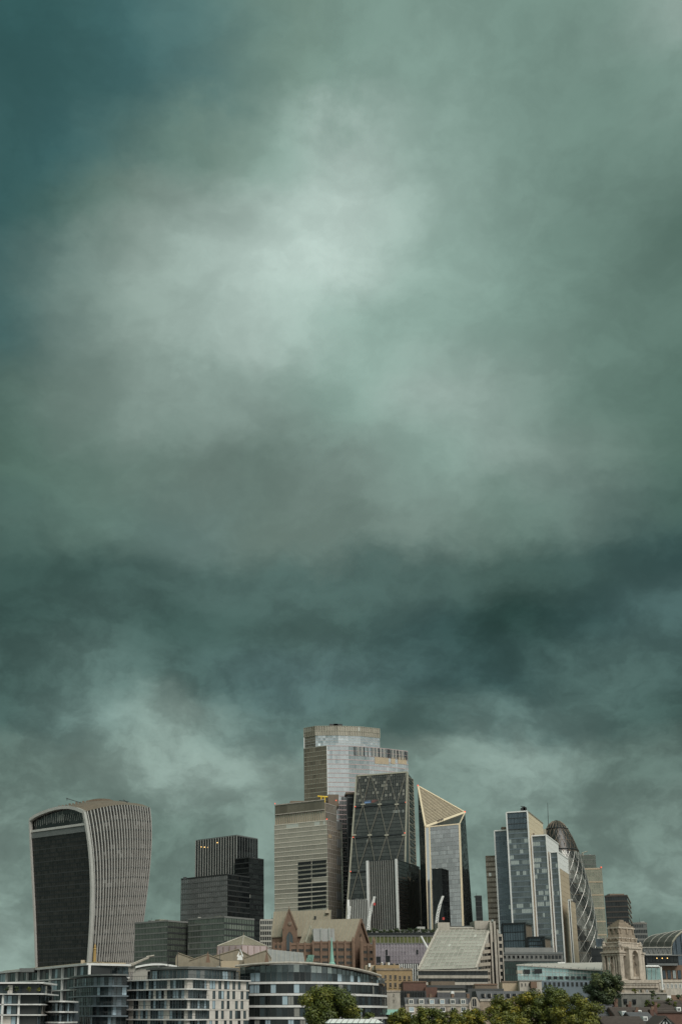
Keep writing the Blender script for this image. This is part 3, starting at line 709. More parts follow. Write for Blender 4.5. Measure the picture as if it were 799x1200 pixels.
facade(rt, [F0, RB0, R1, F1], 12, 46, 'glass_dark', mull=(.14, .1, 'black_metal'), span=(.3, .08, 'black_metal'), jit=.03)
nt = (R1 - B1).cross(A - B1).normalized()
for k in range(1, 30):
    t = k / 30; MB().bar(lerp(B1, A, t), lerp(R1, A, t), nt, .6, .4).build('roof_louvre', mat('louvre_tan', (.44, .37, .26), .5, .2), rt)
MB().quad([B1, R1, A]).build('roof_slope', 'bronze', rt)
MB().quad([B1 + Vector((0, -.05, .1)), F1 + Vector((0, -.05, .1)), R1 + Vector((0, -.05, .1))]).build('roof_recess', 'black_metal', rt)
for p, q, w in ((A, R1, 1.5), (A, B1, 1.5), (B1, R1, 1.8)): MB().bar(p, q, nt, w, .8).build('roof_edge', 'cream_metal', rt)
for p, q, w in ((B1, F1, .9), (F0, F1, 1.5), (B0, B1, .8), (lerp(B0, F0, .12), lerp(B1, F1, .12), 1.1)): MB().bar(p, q, nfr, w, .5).build('edge_fin', 'cream_metal', rt)
MB().tube([F1, R1], .5, 5).build('edge_fin', 'cream_metal', rt)
s0, s1 = lerp(B0, F0, .01), lerp(B0, F0, .11); t0_, t1_ = lerp(B1, F1, .01), lerp(B1, F1, .11)
MB().quad([s0 + nfr * .15, s1 + nfr * .15, t1_ + nfr * .15, t0_ + nfr * .15]).build('glass_strip', 'glass_silver', rt)
for p in (A, R1): MB().box(p + Vector((0, -.5, .3)), .9, .9, .9).build('warning_light', 'lamp_red', rt)
for k in range(4): MB().box(lerp(B1, R1, .3 + k * .04) + nt * .9, .8, .8, 1.2).build('cradle_unit', 'dark_metal', rt)
tower('black_slab_tower', 'plain black glass tower in front of the angular cream-topped tower', 506, 517, 525, 1018, 860, 30, dict(nx=8, fh=4, gl='glass_black', mull=(.15, .1, 'dark_metal')), dict(nx=5, fh=4, gl='glass_black', mull=(.12, .08, 'black_metal'), span=(.5, .1, 'black_metal')), core='black_metal', cap=('black_metal', .6))
tower('small_black_block', 'small black block tucked right of the angular cream-topped tower', 556.5, 564, 566, 1050, 900, 10, dict(nx=6, fh=4, gl='glass_black', mull=(.2, .1, 'dark_metal'), span=(.8, .15, 'dark_metal')), None, depth=15, core='black_metal')

# ------------------------------------------------------------------ stepped blue tower with white piers
rt, l, c, r, b, h = tower('stepped_blue_tower', 'blue glass tower stepping down to the right, white piers between its bays', 593, 617.5, 634.5, 950.6, 870, 24,
    dict(nx=13, fh=4.1, gl='glass_office', mull=(.13, .1, 'mid_metal'), span=(1.0, .15, 'blue_grey_metal')), None, core='cream_metal')
def piers(l, c, h, w=1.0):
    nn = Vector((c.y - l.y, l.x - c.x, 0)).normalized()
    for p in (l, c): MB().bar(v3(p, GZ), v3(p, h), nn, w, .9).build('pier', 'white_metal', rt)
    MB().bar(v3(l, h), v3(c, h), nn, 1.0, .9).build('parapet', 'white_metal', rt)
piers(l, c, h)
# glazed dark louvres on the top two storeys
nn = Vector((c.y - l.y, l.x - c.x, 0)).normalized()
facade(rt, fq(lerp(l, c, .03), lerp(l, c, .97), h - 13.5, h - .6), 13, 3, 'glass_blue', mull=(.2, .12, 'blue_grey_metal'), span=(.5, .2, 'dark_metal'), off=.25, names=('top_glazing', 'top_mullion', 'top_band'), vfun=lambda i, j: rnd.random() * .5)
def flank(c, r, h, n=14, top='white_metal', topn=2, low='tan_panel', z0=GZ):
    nr = Vector((r.y - c.y, c.x - r.x, 0)).normalized(); H = (h - z0); nst = int(H / 4.1)
    for k in range(nst):
        MB().bar(v3(c, h - (k + .5) * 4.1), v3(r, h - (k + .5) * 4.1), nr, 3.95, .12 + (.03 if k < topn else 0), back=.3).build('cladding_panel', top if k < topn else low, rt)
flank(c, r, h, topn=5, top='cream_metal')
MB().bar(v3(c, h), v3(r, h), Vector((r.y - c.y, c.x - r.x, 0)).normalized(), .9, .5).build('parapet', 'steel_tan', rt)
specs = [(579, 600, 606, 972.5, 886, 'glass_blue', 9), (622.5, 639.6, 652.8, 978.7, 871, 'glass_office', 9), (644, 653.2, 664, 998.2, 872, 'glass_office', 5)]
for i, (pl, pc, pr, py, Y, gl_, nx) in enumerate(specs):
    _, l2, c2, r2, b2, h2 = tower('', '', pl, pc, pr, py, Y, 24, dict(nx=nx, fh=4.1, gl=gl_, mull=(.13, .1, 'mid_metal'), span=(1.0, .15, 'blue_grey_metal')), None, core='mid_metal', root=rt)
    piers(l2, c2, h2, .9)
    if i: flank(c2, r2, h2, topn=3)
    if i: MB().bar(v3(c2, h2), v3(r2, h2), Vector((r2.y - c2.y, c2.x - r2.x, 0)).normalized(), .9, .5).build('parapet', 'white_metal', rt)
_, l2, c2, r2, b2, h2 = tower('', '', 665.5, 667.5, 673.2, 1055, 868, 24, dict(nx=2, fh=4.1, gl='glass_black'), None, core='tan_panel', root=rt); flank(c2, r2, h2, topn=0)
piers(l2, c2, h2, .5)
tower('', '', 568.5, 580, 592, 1003.5, 905, 14, dict(nx=4, fh=4.1, gl='glass_bronze', mull=(.2, .1, 'bronze'), span=(1.3, .2, 'bronze')), None, core='bronze', root=rt, depth=20)
for x0, x1, y0, y1 in ((611, 617, 946.5, 951), (613, 615, 944.8, 950)): boxpart(rt, 'roof_crane', 'black_metal', x0, x1, y0, y1, 890, 4)
MB().tube([at(609.5, 944.7, 890), at(616.5, 946.5, 890)], .3, 5).build('roof_crane', 'black_metal', rt)
boxpart(rt, 'roof_unit', 'bronze', 588, 593, 969, 973, 892, 4); boxpart(rt, 'roof_unit', 'bronze', 623.5, 626, 976.3, 979, 884, 4); boxpart(rt, 'roof_unit', 'steel_tan', 634.5, 640, 971.5, 980, 930, 10)
ms = thing('roof_mast', 'thin dark mast rising behind the bullet-shaped tower', 'mast', at(642, 965, 1080)); MB().tube([at(642.8, 985, 1080), at(641.2, 941, 1080)], [.45, .2], 5).build('pole', 'dark_metal', ms)

# ------------------------------------------------------------------ bullet-shaped lattice tower
def bullet():
    Y = 995.
    rt = thing('bullet_tower', 'round bullet-shaped tower with spiral dark glass bands and white diagonal lattice', 'skyscraper', at(660, 1120, Y))
    prof_px = [(961, .5), (962.5, 4.5), (966, 8.6), (972, 12.5), (980, 16.3), (990, 20.2), (1000, 23.4), (1012, 26.4), (1024, 28.9), (1036, 31.2), (1048, 33.0), (1060, 34.6), (1075, 36.2), (1090, 36.9), (1105, 36.5), (1120, 35.2), (1135, 33.2), (1186, 30)]
    zs = [at(655, y, Y).z for y, _ in prof_px]; rs = [r * Y / F * 1.015 for _, r in prof_px]
    zs, rs = zs[::-1], rs[::-1]; cx = at(651, 961, Y).x; top = zs[-1]
    rad = lambda z: float(np.interp(z, zs, rs))
    P_ = lambda th, z, e=0: Vector((cx + (rad(z) + e) * math.sin(th), Y - (rad(z) + e) * math.cos(th), z))   # th = 0 faces the camera, grows to the right
    NZ, NA = 46, 80; m = MB(); zc = at(660, 1000, Y).z
    zz = [GZ + (top - GZ) * (1 - (1 - k / NZ) ** 1.25) for k in range(NZ + 1)]
    rate = R(60) / 38.
    for j in range(NZ):
        for i in range(NA):
            t0, t1 = 2 * math.pi * i / NA, 2 * math.pi * (i + 1) / NA; z = (zz[j] + zz[j + 1]) / 2
            ph = math.degrees((t0 + z * rate)) % 60
            dark = ph < 22; mi = 1 if (dark or z > zc) else 0; e = rnd.gauss(0, .02)
            m.quad([P_(t0, zz[j], e), P_(t1, zz[j], -e), P_(t1, zz[j + 1], e), P_(t0, zz[j + 1], -e)], mi, rnd.random() * (.6 if z > zc else 1))
    m.build('glazing', [glass('glass_bullet', (.06, .062, .054), (.19, .19, .168), .15, .16, 1.45, (.26, .262, .235), .05), 'glass_dome'], rt, kind='stuff')
    N = 20
    for sgn in (1, -1):
        for k in range(N):
            path, r_ = [], []
            for q in range(61):
                z = GZ + (top - 1.0 - GZ) * q / 60; path.append(P_(2 * math.pi * k / N - sgn * z * rate, z, .15)); r_.append(.17 if z < zc else .17)
            mid = [i for i, p in enumerate(path) if p.z <= zc]; cut = mid[-1]
            MB().tube(path[:cut + 1], r_[:cut + 1], 4).build('diagonal', 'pale_metal', rt); MB().tube(path[cut:], r_[cut:], 4).build('upper_diagonal', 'bronze', rt)
    for k in range(1, 17):
        z = GZ + (top - GZ) * k / 18.; MB().tube([P_(2 * math.pi * i / 40, z, .05) for i in range(41)], .14, 4).build('ring', 'bronze', rt)
    for y in (997.5, 972): z = at(660, y, Y).z; MB().tube([P_(2 * math.pi * i / 40, z, .2) for i in range(41)], .5, 5).build('ring', 'black_metal', rt)
bullet()

# towers right of it
rt, *_ = tower('sage_tower', 'olive glass tower with gilt floor lines behind the bullet-shaped tower', 684, 704.3, 706, 1017, 1150, 6, dict(nx=14, fh=4.2, gl='glass_sage', mull=(.3, .2, 'steel_tan', 2), span=(.35, .15, 'steel_tan')), None, depth=25, core='dark_metal')
l, c, r, b, h = cbox(684, 704.3, 706, 1017, 1150, 6, 25)
nn = Vector((c.y - l.y, l.x - c.x, 0)).normalized()
for k in range(8): MB().bar(v3(l, h - 1 - k * 13), v3(c, h - 1 - k * 13), nn, 1.2, .4).build('gilt_band', 'tan_panel', rt)
tower('', '', 679, 697, 699, 1002, 1158, 6, dict(nx=10, fh=4.2, gl='glass_green', mull=(.25, .2, 'concrete_dark'), span=(.5, .2, 'concrete_dark')), None, root=rt, depth=20, z0=h, core='concrete_dark')
MB().tube([at(681, 999.8, 1150), at(688, 997.6, 1150)], .45, 5).build('roof_crane', 'steel_tan', rt); MB().tube([at(682.5, 1003, 1150), at(682.5, 999.4, 1150)], .6, 5).build('roof_crane', 'steel_tan', rt)
MB().box(at(704, 1017, 1149), 1, 1, 1.1).build('warning_light', 'lamp_red', rt)
rt, l, c, r, b, h = tower('dark_brown_tower', 'dark brown banded block left of the stone monument tower', 708, 734, 737.6, 1049.5, 800, 20, dict(nx=9, fh=3.6, gl='glass_black', mull=(.2, .1, 'dark_metal'), span=(.9, .35, 'umber')), dict(nx=3, fh=3.6, gl='glass_brown', span=(1.2, .35, 'bronze')), core='umber', cap=('umber', 1.2), cat='office block')
boxpart(rt, 'roof_plant', 'bronze', 714, 731, 1047.3, 1050.5, 812, 8)
tower('grey_banded_block', 'grey banded block glimpsed right of the stone monument tower', 741, 757, 758, 1082, 780, 10, dict(nx=8, fh=3.6, gl='glass_dark', mull=(.2, .1, 'mid_metal'), span=(1.3, .25, 'concrete_dark')), None, depth=16, core='concrete_dark', cat='office block', cap=('concrete', .9))
tower('navy_glass_block', 'small navy glass box at the foot of the bullet-shaped tower', 697.5, 704, 706.5, 1100, 790, 20, dict(nx=3, fh=4, gl='glass_blue', mull=(.2, .1, 'dark_metal')), None, depth=10, core='blue_grey_metal', cat='office block')
tower('dark_plinth_block', 'low black block under the small navy glass box', 692, 708, 712, 1112, 760, 15, dict(nx=6, fh=4, gl='glass_black', span=(.8, .2, 'black_metal')), None, depth=12, core='black_metal', cat='office block')

# ------------------------------------------------------------------ helpers for the low city
def nrm(a, b): return Vector((b.y - a.y, a.x - b.x, 0)).normalized()
def gabled(root, FL, FR, dv, z0, ze, zr, wall, roof, seam=None, over=.6, lab=('wall', 'roof')):
    """house with the ridge parallel to its front FL-FR (plan points), dv = vector to the rear wall"""
    FL, FR, dv = Vector((*FL[:2], 0)), Vector((*FR[:2], 0)), Vector((*dv[:2], 0))
    m = MB(); BLk, BRk = FL + dv, FR + dv; rl, rr = FL + dv / 2, FR + dv / 2
    m.quad([v3(FL, z0), v3(FR, z0), v3(FR, ze), v3(FL, ze)]); m.quad([v3(BRk, z0), v3(BLk, z0), v3(BLk, ze), v3(BRk, ze)])
    m.quad([v3(FR, z0), v3(BRk, z0), v3(BRk, ze), v3(rr, zr), v3(FR, ze)]); m.quad([v3(BLk, z0), v3(FL, z0), v3(FL, ze), v3(rl, zr), v3(BLk, ze)])
    w = m.build(lab[0], wall, root)
    u = (FR - FL).normalized(); d = dv.normalized(); sl = (zr - ze) / (dv.length / 2)
    rf = MB(); fl, fr = FL - d * over - u * over * .3, FR - d * over + u * over * .3; el = ze - sl * over
    bl, br = BLk + d * over - u * over * .3, BRk + d * over + u * over * .3; Rl, Rr = rl - u * over * .3, rr + u * over * .3
    t = Vector((0, 0, .45))
    rf.hexa([v3(fl, el), v3(fr, el), v3(Rr, zr), v3(Rl, zr), v3(fl, el) + t, v3(fr, el) + t, v3(Rr, zr) + t, v3(Rl, zr) + t])
    rf.hexa([v3(Rl, zr), v3(Rr, zr), v3(br, el), v3(bl, el), v3(Rl, zr) + t, v3(Rr, zr) + t, v3(br, el) + t, v3(bl, el) + t])
    ro = rf.build(lab[1], roof, root)
    if seam:
        L = (FR - FL).length; n = max(2, int(L / seam[0])); nn = (fr - fl).cross(v3(Rl, zr) - v3(fl, el)).normalized()
        for k in range(n + 1):
            p = lerp(v3(fl, el), v3(fr, el), k / n) + t; q = lerp(v3(Rl, zr), v3(Rr, zr), k / n) + t
            MB().bar(p, q, nn, .18, .14).build('seam', seam[1], ro)
    return w, ro

def winpx(root, x0, x1, n, y0, y1, Y, wf=.6, gm='glass_home', fm='white_paint', fr=.09, bars=1, sill=False, name='window', skip=None):
    """n windows between two pixel columns, from row y0 (top) to y1 (bottom), on a wall that faces the camera at depth Y"""
    for i in range(n):
        if skip and i in skip: continue
        xc = x0 + (x1 - x0) * (i + .5) / n; p = at(xc, y1, Y - .03); t = at(xc, y0, Y); w = (x1 - x0) / n * wf * Y / F
        window(root, p, (1, 0, 0), (0, -1, 0), w, t.z - p.z, gm, fm, fr, bars, sill, name)

def low(name, label, px0, px1, py, Y, d, m, cat='building', pyb=None, parapet=None, root=None, part='wall'):
    p, q = at(px0, py, Y), at(px1, py, Y); root = root or thing(name, label, cat, p)
    zb = GZ if pyb is None else at(px0, pyb, Y).z
    MB().prism([(p.x, Y), (q.x, Y), (q.x + q.x / Y * d * .5, Y + d), (p.x + p.x / Y * d * .5, Y + d)], zb, p.z).build(part, m, root)
    if parapet:
        MB().bar((p.x - .15, Y, p.z), (q.x + .15, Y, p.z), (0, -1, 0), parapet[1], .25, back=.6).build('parapet', parapet[0], root)
    return root, p, q

def arch_window(root, c, u, n, w, h, pointed=True, gm='glass_home', fm='brown_stone', fr=.3, name='arch_window', inset_=.05):
    """arched window; c = middle of its foot"""
    u = Vector(u).normalized(); n = Vector(n).normalized(); c = Vector(c); z = Vector((0, 0, 1)); hs = h - w * (.8 if pointed else .5)
    out = [(-w / 2, 0), (w / 2, 0), (w / 2, hs)]
    K = 6
    for k in range(1, K):
        a = k / K
        if pointed:
            an = a * 2 - 1; x = (w / 2) * (1 - a * 2) ; yy = hs + (h - hs) * (1 - abs(an) ** 1.5)
        else:
            x = w / 2 * math.cos(math.pi * a); yy = hs + w / 2 * math.sin(math.pi * a)
        out.append((x, yy))
    out.append((-w / 2, hs))
    P3 = [c + u * x + z * y + n * inset_ for x, y in out]
    o = MB().quad(P3, 0, rnd.random() * .5).build(name, gm, root)
    f = MB()
    for k in range(len(P3)): f.bar(P3[k], P3[(k + 1) % len(P3)], n, fr, .25)
    f.bar(c + n * inset_, c + z * h + n * inset_, n, fr * .5, .2)
    f.build('surround', fm, o)
    return o

# ------------------------------------------------------------------ brown gothic office court
rt = thing('gothic_court', 'brown gothic-style office court with steep tan roofs and pointed gables', 'building', at(380, 1130, 560))
Y1, Y2 = 585., 556.
FL, FR = at(318.5, 1097, Y1 + 6), at(386, 1097, Y1 - 4); ze = FL.z; zr = at(352, 1068, Y1 + 9).z
gabled(rt, FL, FR, (3, 20), GZ, ze, zr, 'brown_stone', 'roof_tan', (1.7, 'steel_tan'))
# cross gable
def cross_gable(xl, xr, xa, ya, ye, yb, Y, back, win):
    a, b, p = at(xl, ye, Y), at(xr, ye, Y), at(xa, ya, Y); zb = GZ
    w = MB().quad([v3(a, zb), v3(b, zb), b, p, a]); o = Vector((0, back, 0))
    w.quad([v3(a, zb) + o, v3(a, zb), a, a + o]); w.quad([v3(b, zb), v3(b, zb) + o, b + o, b])
    g = w.build('gable', 'brown_stone', rt)
    r = MB(); t = Vector((0, 0, .4)); e = Vector((0, -.5, 0))
    for q in (a, b): 
        r.hexa([q + e, p + e, p + o, q + o, q + e + t, p + e + t, p + o + t, q + o + t])
    r.build('gable_roof', 'roof_tan', rt)
    for s_, q in ((0, a), (1, b)): MB().bar(q, p, (0, -1, 0), .8, .35).build('gable_coping', 'brown_stone', g)
    c = at((xl + xr) / 2, win[1], Y); h = at(xa, win[0], Y).z - c.z; arch_window(rt, c, (1, 0, 0), (0, -1, 0), (b.x - a.x) * .48, h, True)
    k = at((xl + xr) / 2, win[2], Y - .1); m = MB()
    m.lathe([(0.05, 0), (1.0, 0), (1.0, .25), (.55, .3), (.05, .3)], (0, 0, 0), 10); m.v = [(k.x + x, k.y - z, k.z + y) for x, y, z in m.v]; m.build('rose', 'bronze', rt)
    MB().tube([p, p + Vector((0, 0, 1.6))], [.25, .05], 5).build('finial', 'brown_stone', g)
cross_gable(331, 348.2, 338.8, 1065.5, 1089, 1114, Y1 - 6, 16, (1091, 1115, 1082.5))
FL, FR = at(352, 1104, Y2 + 6), at(413, 1104, Y2 - 2); ze = FR.z; zr = at(414, 1077.5, Y2 + 6).z
gabled(rt, FL, FR, (9, 17), GZ, ze, zr, 'brown_stone', 'roof_tan', (1.7, 'steel_tan'))
dv = Vector((9, 17, 0)); g0 = Vector((FR.x, FR.y, 0)); g1 = g0 + dv; ng = Vector((dv.y, -dv.x, 0)).normalized(); gm_ = g0 + dv / 2
for p, q in ((v3(g0, ze), v3(gm_, zr)), (v3(g1, ze), v3(gm_, zr))): MB().bar(p + ng * .4, q + ng * .4, ng, 1.2, .6).build('gable_coping', 'brown_stone', rt)
arch_window(rt, v3(gm_, at(418, 1127, Y2).z) + ng * .1, dv, ng, 4.5, 9.5, True)
o = MB().lathe([(0.05, 0), (.9, 0), (.9, .3)], (0, 0, 0), 8); k = v3(gm_, zr - 7.5) + ng * .2; o.v = [(k.x + x * dv.normalized().x, k.y + x * dv.normalized().y - z * 0, k.z + y) for x, y, z in o.v]; o.build('rose', 'bronze', rt)
# glazed dormer and slim masts on the front roof
dm = MB(); a, b_ = at(367.5, 1104, Y2 - 3), at(392.5, 1104, Y2 - 3); zt = at(380, 1088.5, Y2 + 3).z
dm.hexa([a, b_, b_ + Vector((0, 9, 0)), a + Vector((0, 9, 0)), v3(a, zt) + Vector((0, 4, 0)), v3(b_, zt) + Vector((0, 4, 0)), v3(b_, zt) + Vector((0, 9, 0)), v3(a, zt) + Vector((0, 9, 0))]); dm.build('dormer', 'roof_grey', rt)
for x in (376.5, 386): MB().tube([at(x, 1104.5, Y2 - 4), at(x - .3, 1087, Y2)], .22, 5).build('mast', 'pale_metal', rt)
MB().tube([at(358, 1104, Y2 - 2), at(364, 1085, Y2 + 4)], .35, 5).build('roof_hip', 'steel_tan', rt); MB().tube([at(369, 1104, Y2 - 2), at(364, 1085, Y2 + 4)], .35, 5).build('roof_hip', 'steel_tan', rt)
a, b_ = at(381, 1067.5, Y1 - 3), at(384, 1064.5, Y1 - 3); MB().hexa([at(381, 1070, Y1 + 3), at(385.5, 1070, Y1 + 3), at(385.5, 1070, Y1 + 10), at(381, 1070, Y1 + 10), at(383.6, 1064.4, Y1 + 4), at(384.8, 1064.4, Y1 + 4), at(384.8, 1064.4, Y1 + 9), at(383.6, 1064.4, Y1 + 9)]).build('roof_peak', 'roof_tan', rt)
boxpart(rt, 'roof_hatch', 'black_metal', 368.3, 370.4, 1073.5, 1077.5, Y1 + 1.5, 3)
# lower wings with window strips between pilasters
def wing(x0, x1, ytop, Y, rows, bays, d=14):
    _, p, q = low('', '', x0, x1, ytop, Y, d, 'brown_stone', root=rt, part='wing', parapet=('brown_stone', 1.0))
    for y0, y1 in rows: winpx(rt, x0 + .5, x1 - .5, bays, y0, y1, Y, .78, 'glass_black', 'bronze', .12, 2)
    for k in range(bays + 1):
        x = x0 + .5 + (x1 - x0 - 1) * k / bays; MB().bar((at(x, ytop, Y).x, Y, GZ), (at(x, ytop, Y).x, Y, p.z + .9), (0, -1, 0), .9, .55).build('pilaster', 'brown_stone', rt)
wing(340, 366, 1106.5, 548, ((1112, 1115.5), (1119, 1122.5), (1126, 1129)), 3); wing(366.4, 414, 1104.5, 545, ((1111, 1114.5), (1119.5, 1123), (1126.5, 1130)), 5)
wing(424, 438.5, 1108, 549, ((1114, 1117.5), (1122, 1125.5)), 2); wing(320.5, 331, 1106, 572, ((1108, 1111),), 2)
for x in (423, 438, 413.5): 
    t = at(x, 1102.5, 544); MB().tube([v3(t, GZ), t, t + Vector((0, 0, 2))], [.8, .8, .1], 6).build('turret', 'brown_stone', rt)
MB().prism([(at(425, 1110, 550).x, 552), (at(434, 1110, 550).x, 552), (at(434, 1110, 550).x, 560), (at(425, 1110, 550).x, 560)], GZ, at(430, 1105.5, 552).z).build('stair_tower', 'brown_stone', rt)

# ------------------------------------------------------------------ pink-banded hall and tan roofs left of it
rt = thing('hipped_hall', 'hall with a hipped tan roof over a pink stone band', 'building', at(284, 1117, 520))
Yh = 522.; zb, z1, zt = at(284, 1120, Yh).z, at(284, 1108, Yh).z, at(284, 1096.5, Yh + 12).z
xs = [at(x, 1110, Yh).x for x in (254.5, 284, 312.5)]
poly = [(xs[0], Yh + 3), (xs[1], Yh - 5), (xs[2], Yh + 3), (xs[2] + 2, Yh + 26), (xs[0] + 2, Yh + 26)]
MB().prism(poly, GZ, z1 - .1).build('wall', 'pink_stone', rt)
m = MB(); ap = Vector((xs[1] + .5, Yh + 13, zt)); pl = [v3(p, z1) for p in poly]
for k in range(5): m.quad([pl[k], pl[(k + 1) % 5], ap])
ro = m.build('roof', 'roof_tan', rt)
for k in range(5): MB().tube([pl[k], ap], .28, 5).build('roof_hip', 'stone_pale', ro)
for k in range(14):
    s = k / 14 * 2; i = int(s); p = lerp(pl[i], pl[i + 1], s - i); MB().bar(p, lerp(p, ap, .97), Vector((0, -.4, .9)), .14, .12).build('seam', 'steel_tan', ro)
MB().tube([ap - Vector((0, 0, .5)), ap + Vector((0, 0, 1.6))], [.3, .06], 5).build('finial', 'bronze', rt)
for k in range(9):
    x = lerp(xs[0], xs[2], k / 8); MB().bar((x, Yh + 2.9 - 8 * (1 - abs(k - 4) / 4), zb - 3), (x, Yh + 2.9 - 8 * (1 - abs(k - 4) / 4), z1 - .4), (0, -1, 0), .25, .12).build('panel_joint', 'brown_stone', rt)
rt = thing('folded_tan_roofs', 'row of low folded tan metal roofs with brown pointed gables', 'building', at(260, 1130, 470))
Yf = 468.
def fold(x0, x1, xa, ya, ye, Y, d, m='roof_tan'):      # one gabled bay facing the camera
    a, b, p = at(x0, ye, Y), at(x1, ye, Y), at(xa, ya, Y); o = Vector((0, d, 0)); t = Vector((0, 0, .3))
    q = MB().quad([v3(a, GZ), v3(b, GZ), b, p, a]); q.build('bay_wall', 'roof_tan', rt)
    for s_, e in ((0, a), (1, b)):
        r = MB(); r.hexa([e - o * .02, p - o * .02, p + o, e + o, e - o * .02 + t, p - o * .02 + t, p + o + t, e + o + t]) if s_ else r.hexa([p - o * .02, e - o * .02, e + o, p + o, p - o * .02 + t, e - o * .02 + t, e + o + t, p + o + t]); r.build('roof_slope', m, rt)
    for k in range(1, 7):
        f = k / 7; e, g = (a, p) if f < (xa - x0) / (x1 - x0) else (b, p)
        x = lerp(a.x, b.x, f); z = lerp(e.z, p.z, (x - e.x) / (p.x - e.x)); MB().bar((x, Y, at(x0, 1150, Y).z), (x, Y, z), (0, -1, 0), .12, .1).build('seam', 'steel_tan', rt)
fold(206, 226, 209, 1117, 1123, Yf + 14, 16); fold(222, 262, 243, 1118.5, 1126, Yf + 8, 16); fold(240, 300, 279, 1112.5, 1124, Yf + 20, 18); fold(286, 318, 312, 1114, 1123, Yf + 6, 14)
for x, y0, w in ((243.8, 1114.5, 3.2), (312.6, 1114, 3.4)):
    a, b, p = at(x - w, 1131, Yf - 2), at(x + w, 1131, Yf - 2), at(x, y0, Yf - 2); m = MB(); o = Vector((0, 3, 0)); m.quad([a, b, p]); m.quad([b, b + o, p]); m.quad([a + o, a, p]); m.quad([b + o, a + o, p]); m.build('gable', 'brown_stone', rt)
sc_ = thing('white_roof_sculpture', 'small white angular sculpture on the folded tan roofs', 'sculpture', at(281, 1124, 470)); sc_.location.z = at(281, 1125, 470).z
MB().hexa([at(278, 1125, 470), at(284.5, 1125, 470), at(284.5, 1125, 474), at(278, 1125, 474), at(279.5, 1120, 470), at(284, 1119, 470), at(284, 1119, 474), at(279.5, 1120, 474)]).build('block', 'white_metal', sc_)
MB().tube([at(278.5, 1121, 470), at(281.6, 1112.5, 470), at(284.5, 1121, 470)], .35, 5).build('strut', 'white_metal', sc_)
boxpart(rt, 'lower_box', 'tan_panel', 259, 280, 1126, 1134, 455, 8); boxpart(rt, 'lower_box', 'roof_tan', 206, 262, 1128, 1140, 462, 8)
rt = thing('grey_lean_roof', 'grey-brown lean-to roof left of the green copper spire', 'building', at(330, 1130, 480))
a, b_, c_, d_ = at(313, 1131, 470), at(357, 1131, 470), at(355, 1117.5, 488), at(314.5, 1113.5, 488)
m = MB(); t = Vector((0, 0, .4)); m.hexa([a, b_, c_, d_, a + t, b_ + t, c_ + t, d_ + t]); m.build('roof', 'roof_grey', rt)
MB().prism([(a.x, 470.3), (b_.x, 470.3), (c_.x, 488), (d_.x, 488)], GZ, a.z).build('wall', 'concrete', rt)
for k in range(9): MB().bar(lerp(a, b_, k / 8) + t, lerp(d_, c_, k / 8) + t, Vector((0, -.6, .8)), .2, .12).build('seam', 'concrete', rt)
for k in range(5): MB().tube([at(357 + k * 2, 1131, 486), at(362 + k * 1.4, 1119, 486)], .2, 4).build('stair_rail', 'copper_green', rt)

# ------------------------------------------------------------------ green spire
rt = thing('copper_spire', 'slender pale green copper church spire', 'spire', at(389, 1131, 455)); Ys = 455.
c = at(389, 1131, Ys); z1 = at(389, 1097.5, Ys).z - c.z
MB().lathe([(1.35, -1.5), (1.3, .6), (.9, 1.2), (.82, 2.2), (.55, z1 * .45), (.32, z1 * .8), (.05, z1)], c, 8).build('spire', 'copper_green', rt)
MB().prism([(c.x - 2.2, Ys - 2.2), (c.x + 2.2, Ys - 2.2), (c.x + 2.2, Ys + 2.2), (c.x - 2.2, Ys + 2.2)], GZ, c.z - 1.2).build('tower', 'brick_tan', rt)
MB().tube([c + Vector((0, 0, z1 - .2)), c + Vector((0, 0, z1 + 3.2))], [.1, .05], 5).build('weathervane', 'bronze', rt)

# ------------------------------------------------------------------ building with the roof garden
rt = thing('roof_garden_building', 'lilac panelled office building with a planted roof terrace', 'office building', at(470, 1110, 640)); Yg = 645.
low('', '', 421, 516, 1107, Yg, 30, 'mid_metal', root=rt, part='core')
p00, p10 = at(423, 1129, Yg - .3), at(515, 1129, Yg - .3); zt, zb = at(430, 1105.5, Yg).z, p00.z
facade(rt, [v3(p00, zb), v3(p10, zb), v3(p10, zt), v3(p00, zt)], 26, 5, 'glass_lilac', mull=(.35, .35, 'lilac_panel'), span=(.25, .2, 'lilac_panel'), sepm=True, jit=.003)
facade(rt, [v3(p00, zt), v3(p10, zt), v3(p10, at(430, 1097, Yg).z), v3(p00, at(430, 1097, Yg).z)], 20, 1, mat('planted_glass', (.10, .11, .035), .35, var=.6, scale=.15), mull=(.3, .3, 'steel_tan'), span=(.5, .4, 'concrete_dark'), names=('screen_glass', 'screen_mullion', 'screen_rail'))
for x0, x1, y0, y1 in ((452, 454, 1113, 1119), (452, 457, 1120, 1127), (488, 490, 1113, 1118), (441, 446, 1121, 1128)): boxpart(rt, 'dark_window', 'black_metal', x0, x1, y0, y1, Yg - .8, .6)
for k in range(9):
    x = 468 + k * 2.6; boxpart(rt, 'white_pier', 'white_metal', x, x + 1.2, 1129.5, 1150, 560, 1)
low('', '', 467, 491, 1129, 561.3, 20, 'black_metal', root=rt, part='lower_block')
boxpart(rt, 'terrace_edge', 'black_metal', 421, 516, 1093, 1097.5, Yg + .5, 26)
boxpart(rt, 'terrace_kiosk', 'pale_metal', 489, 498, 1086, 1094, Yg + 8, 6); boxpart(rt, 'terrace_wall', 'concrete_dark', 424, 512, 1089.5, 1093.2, Yg + 20, 4)

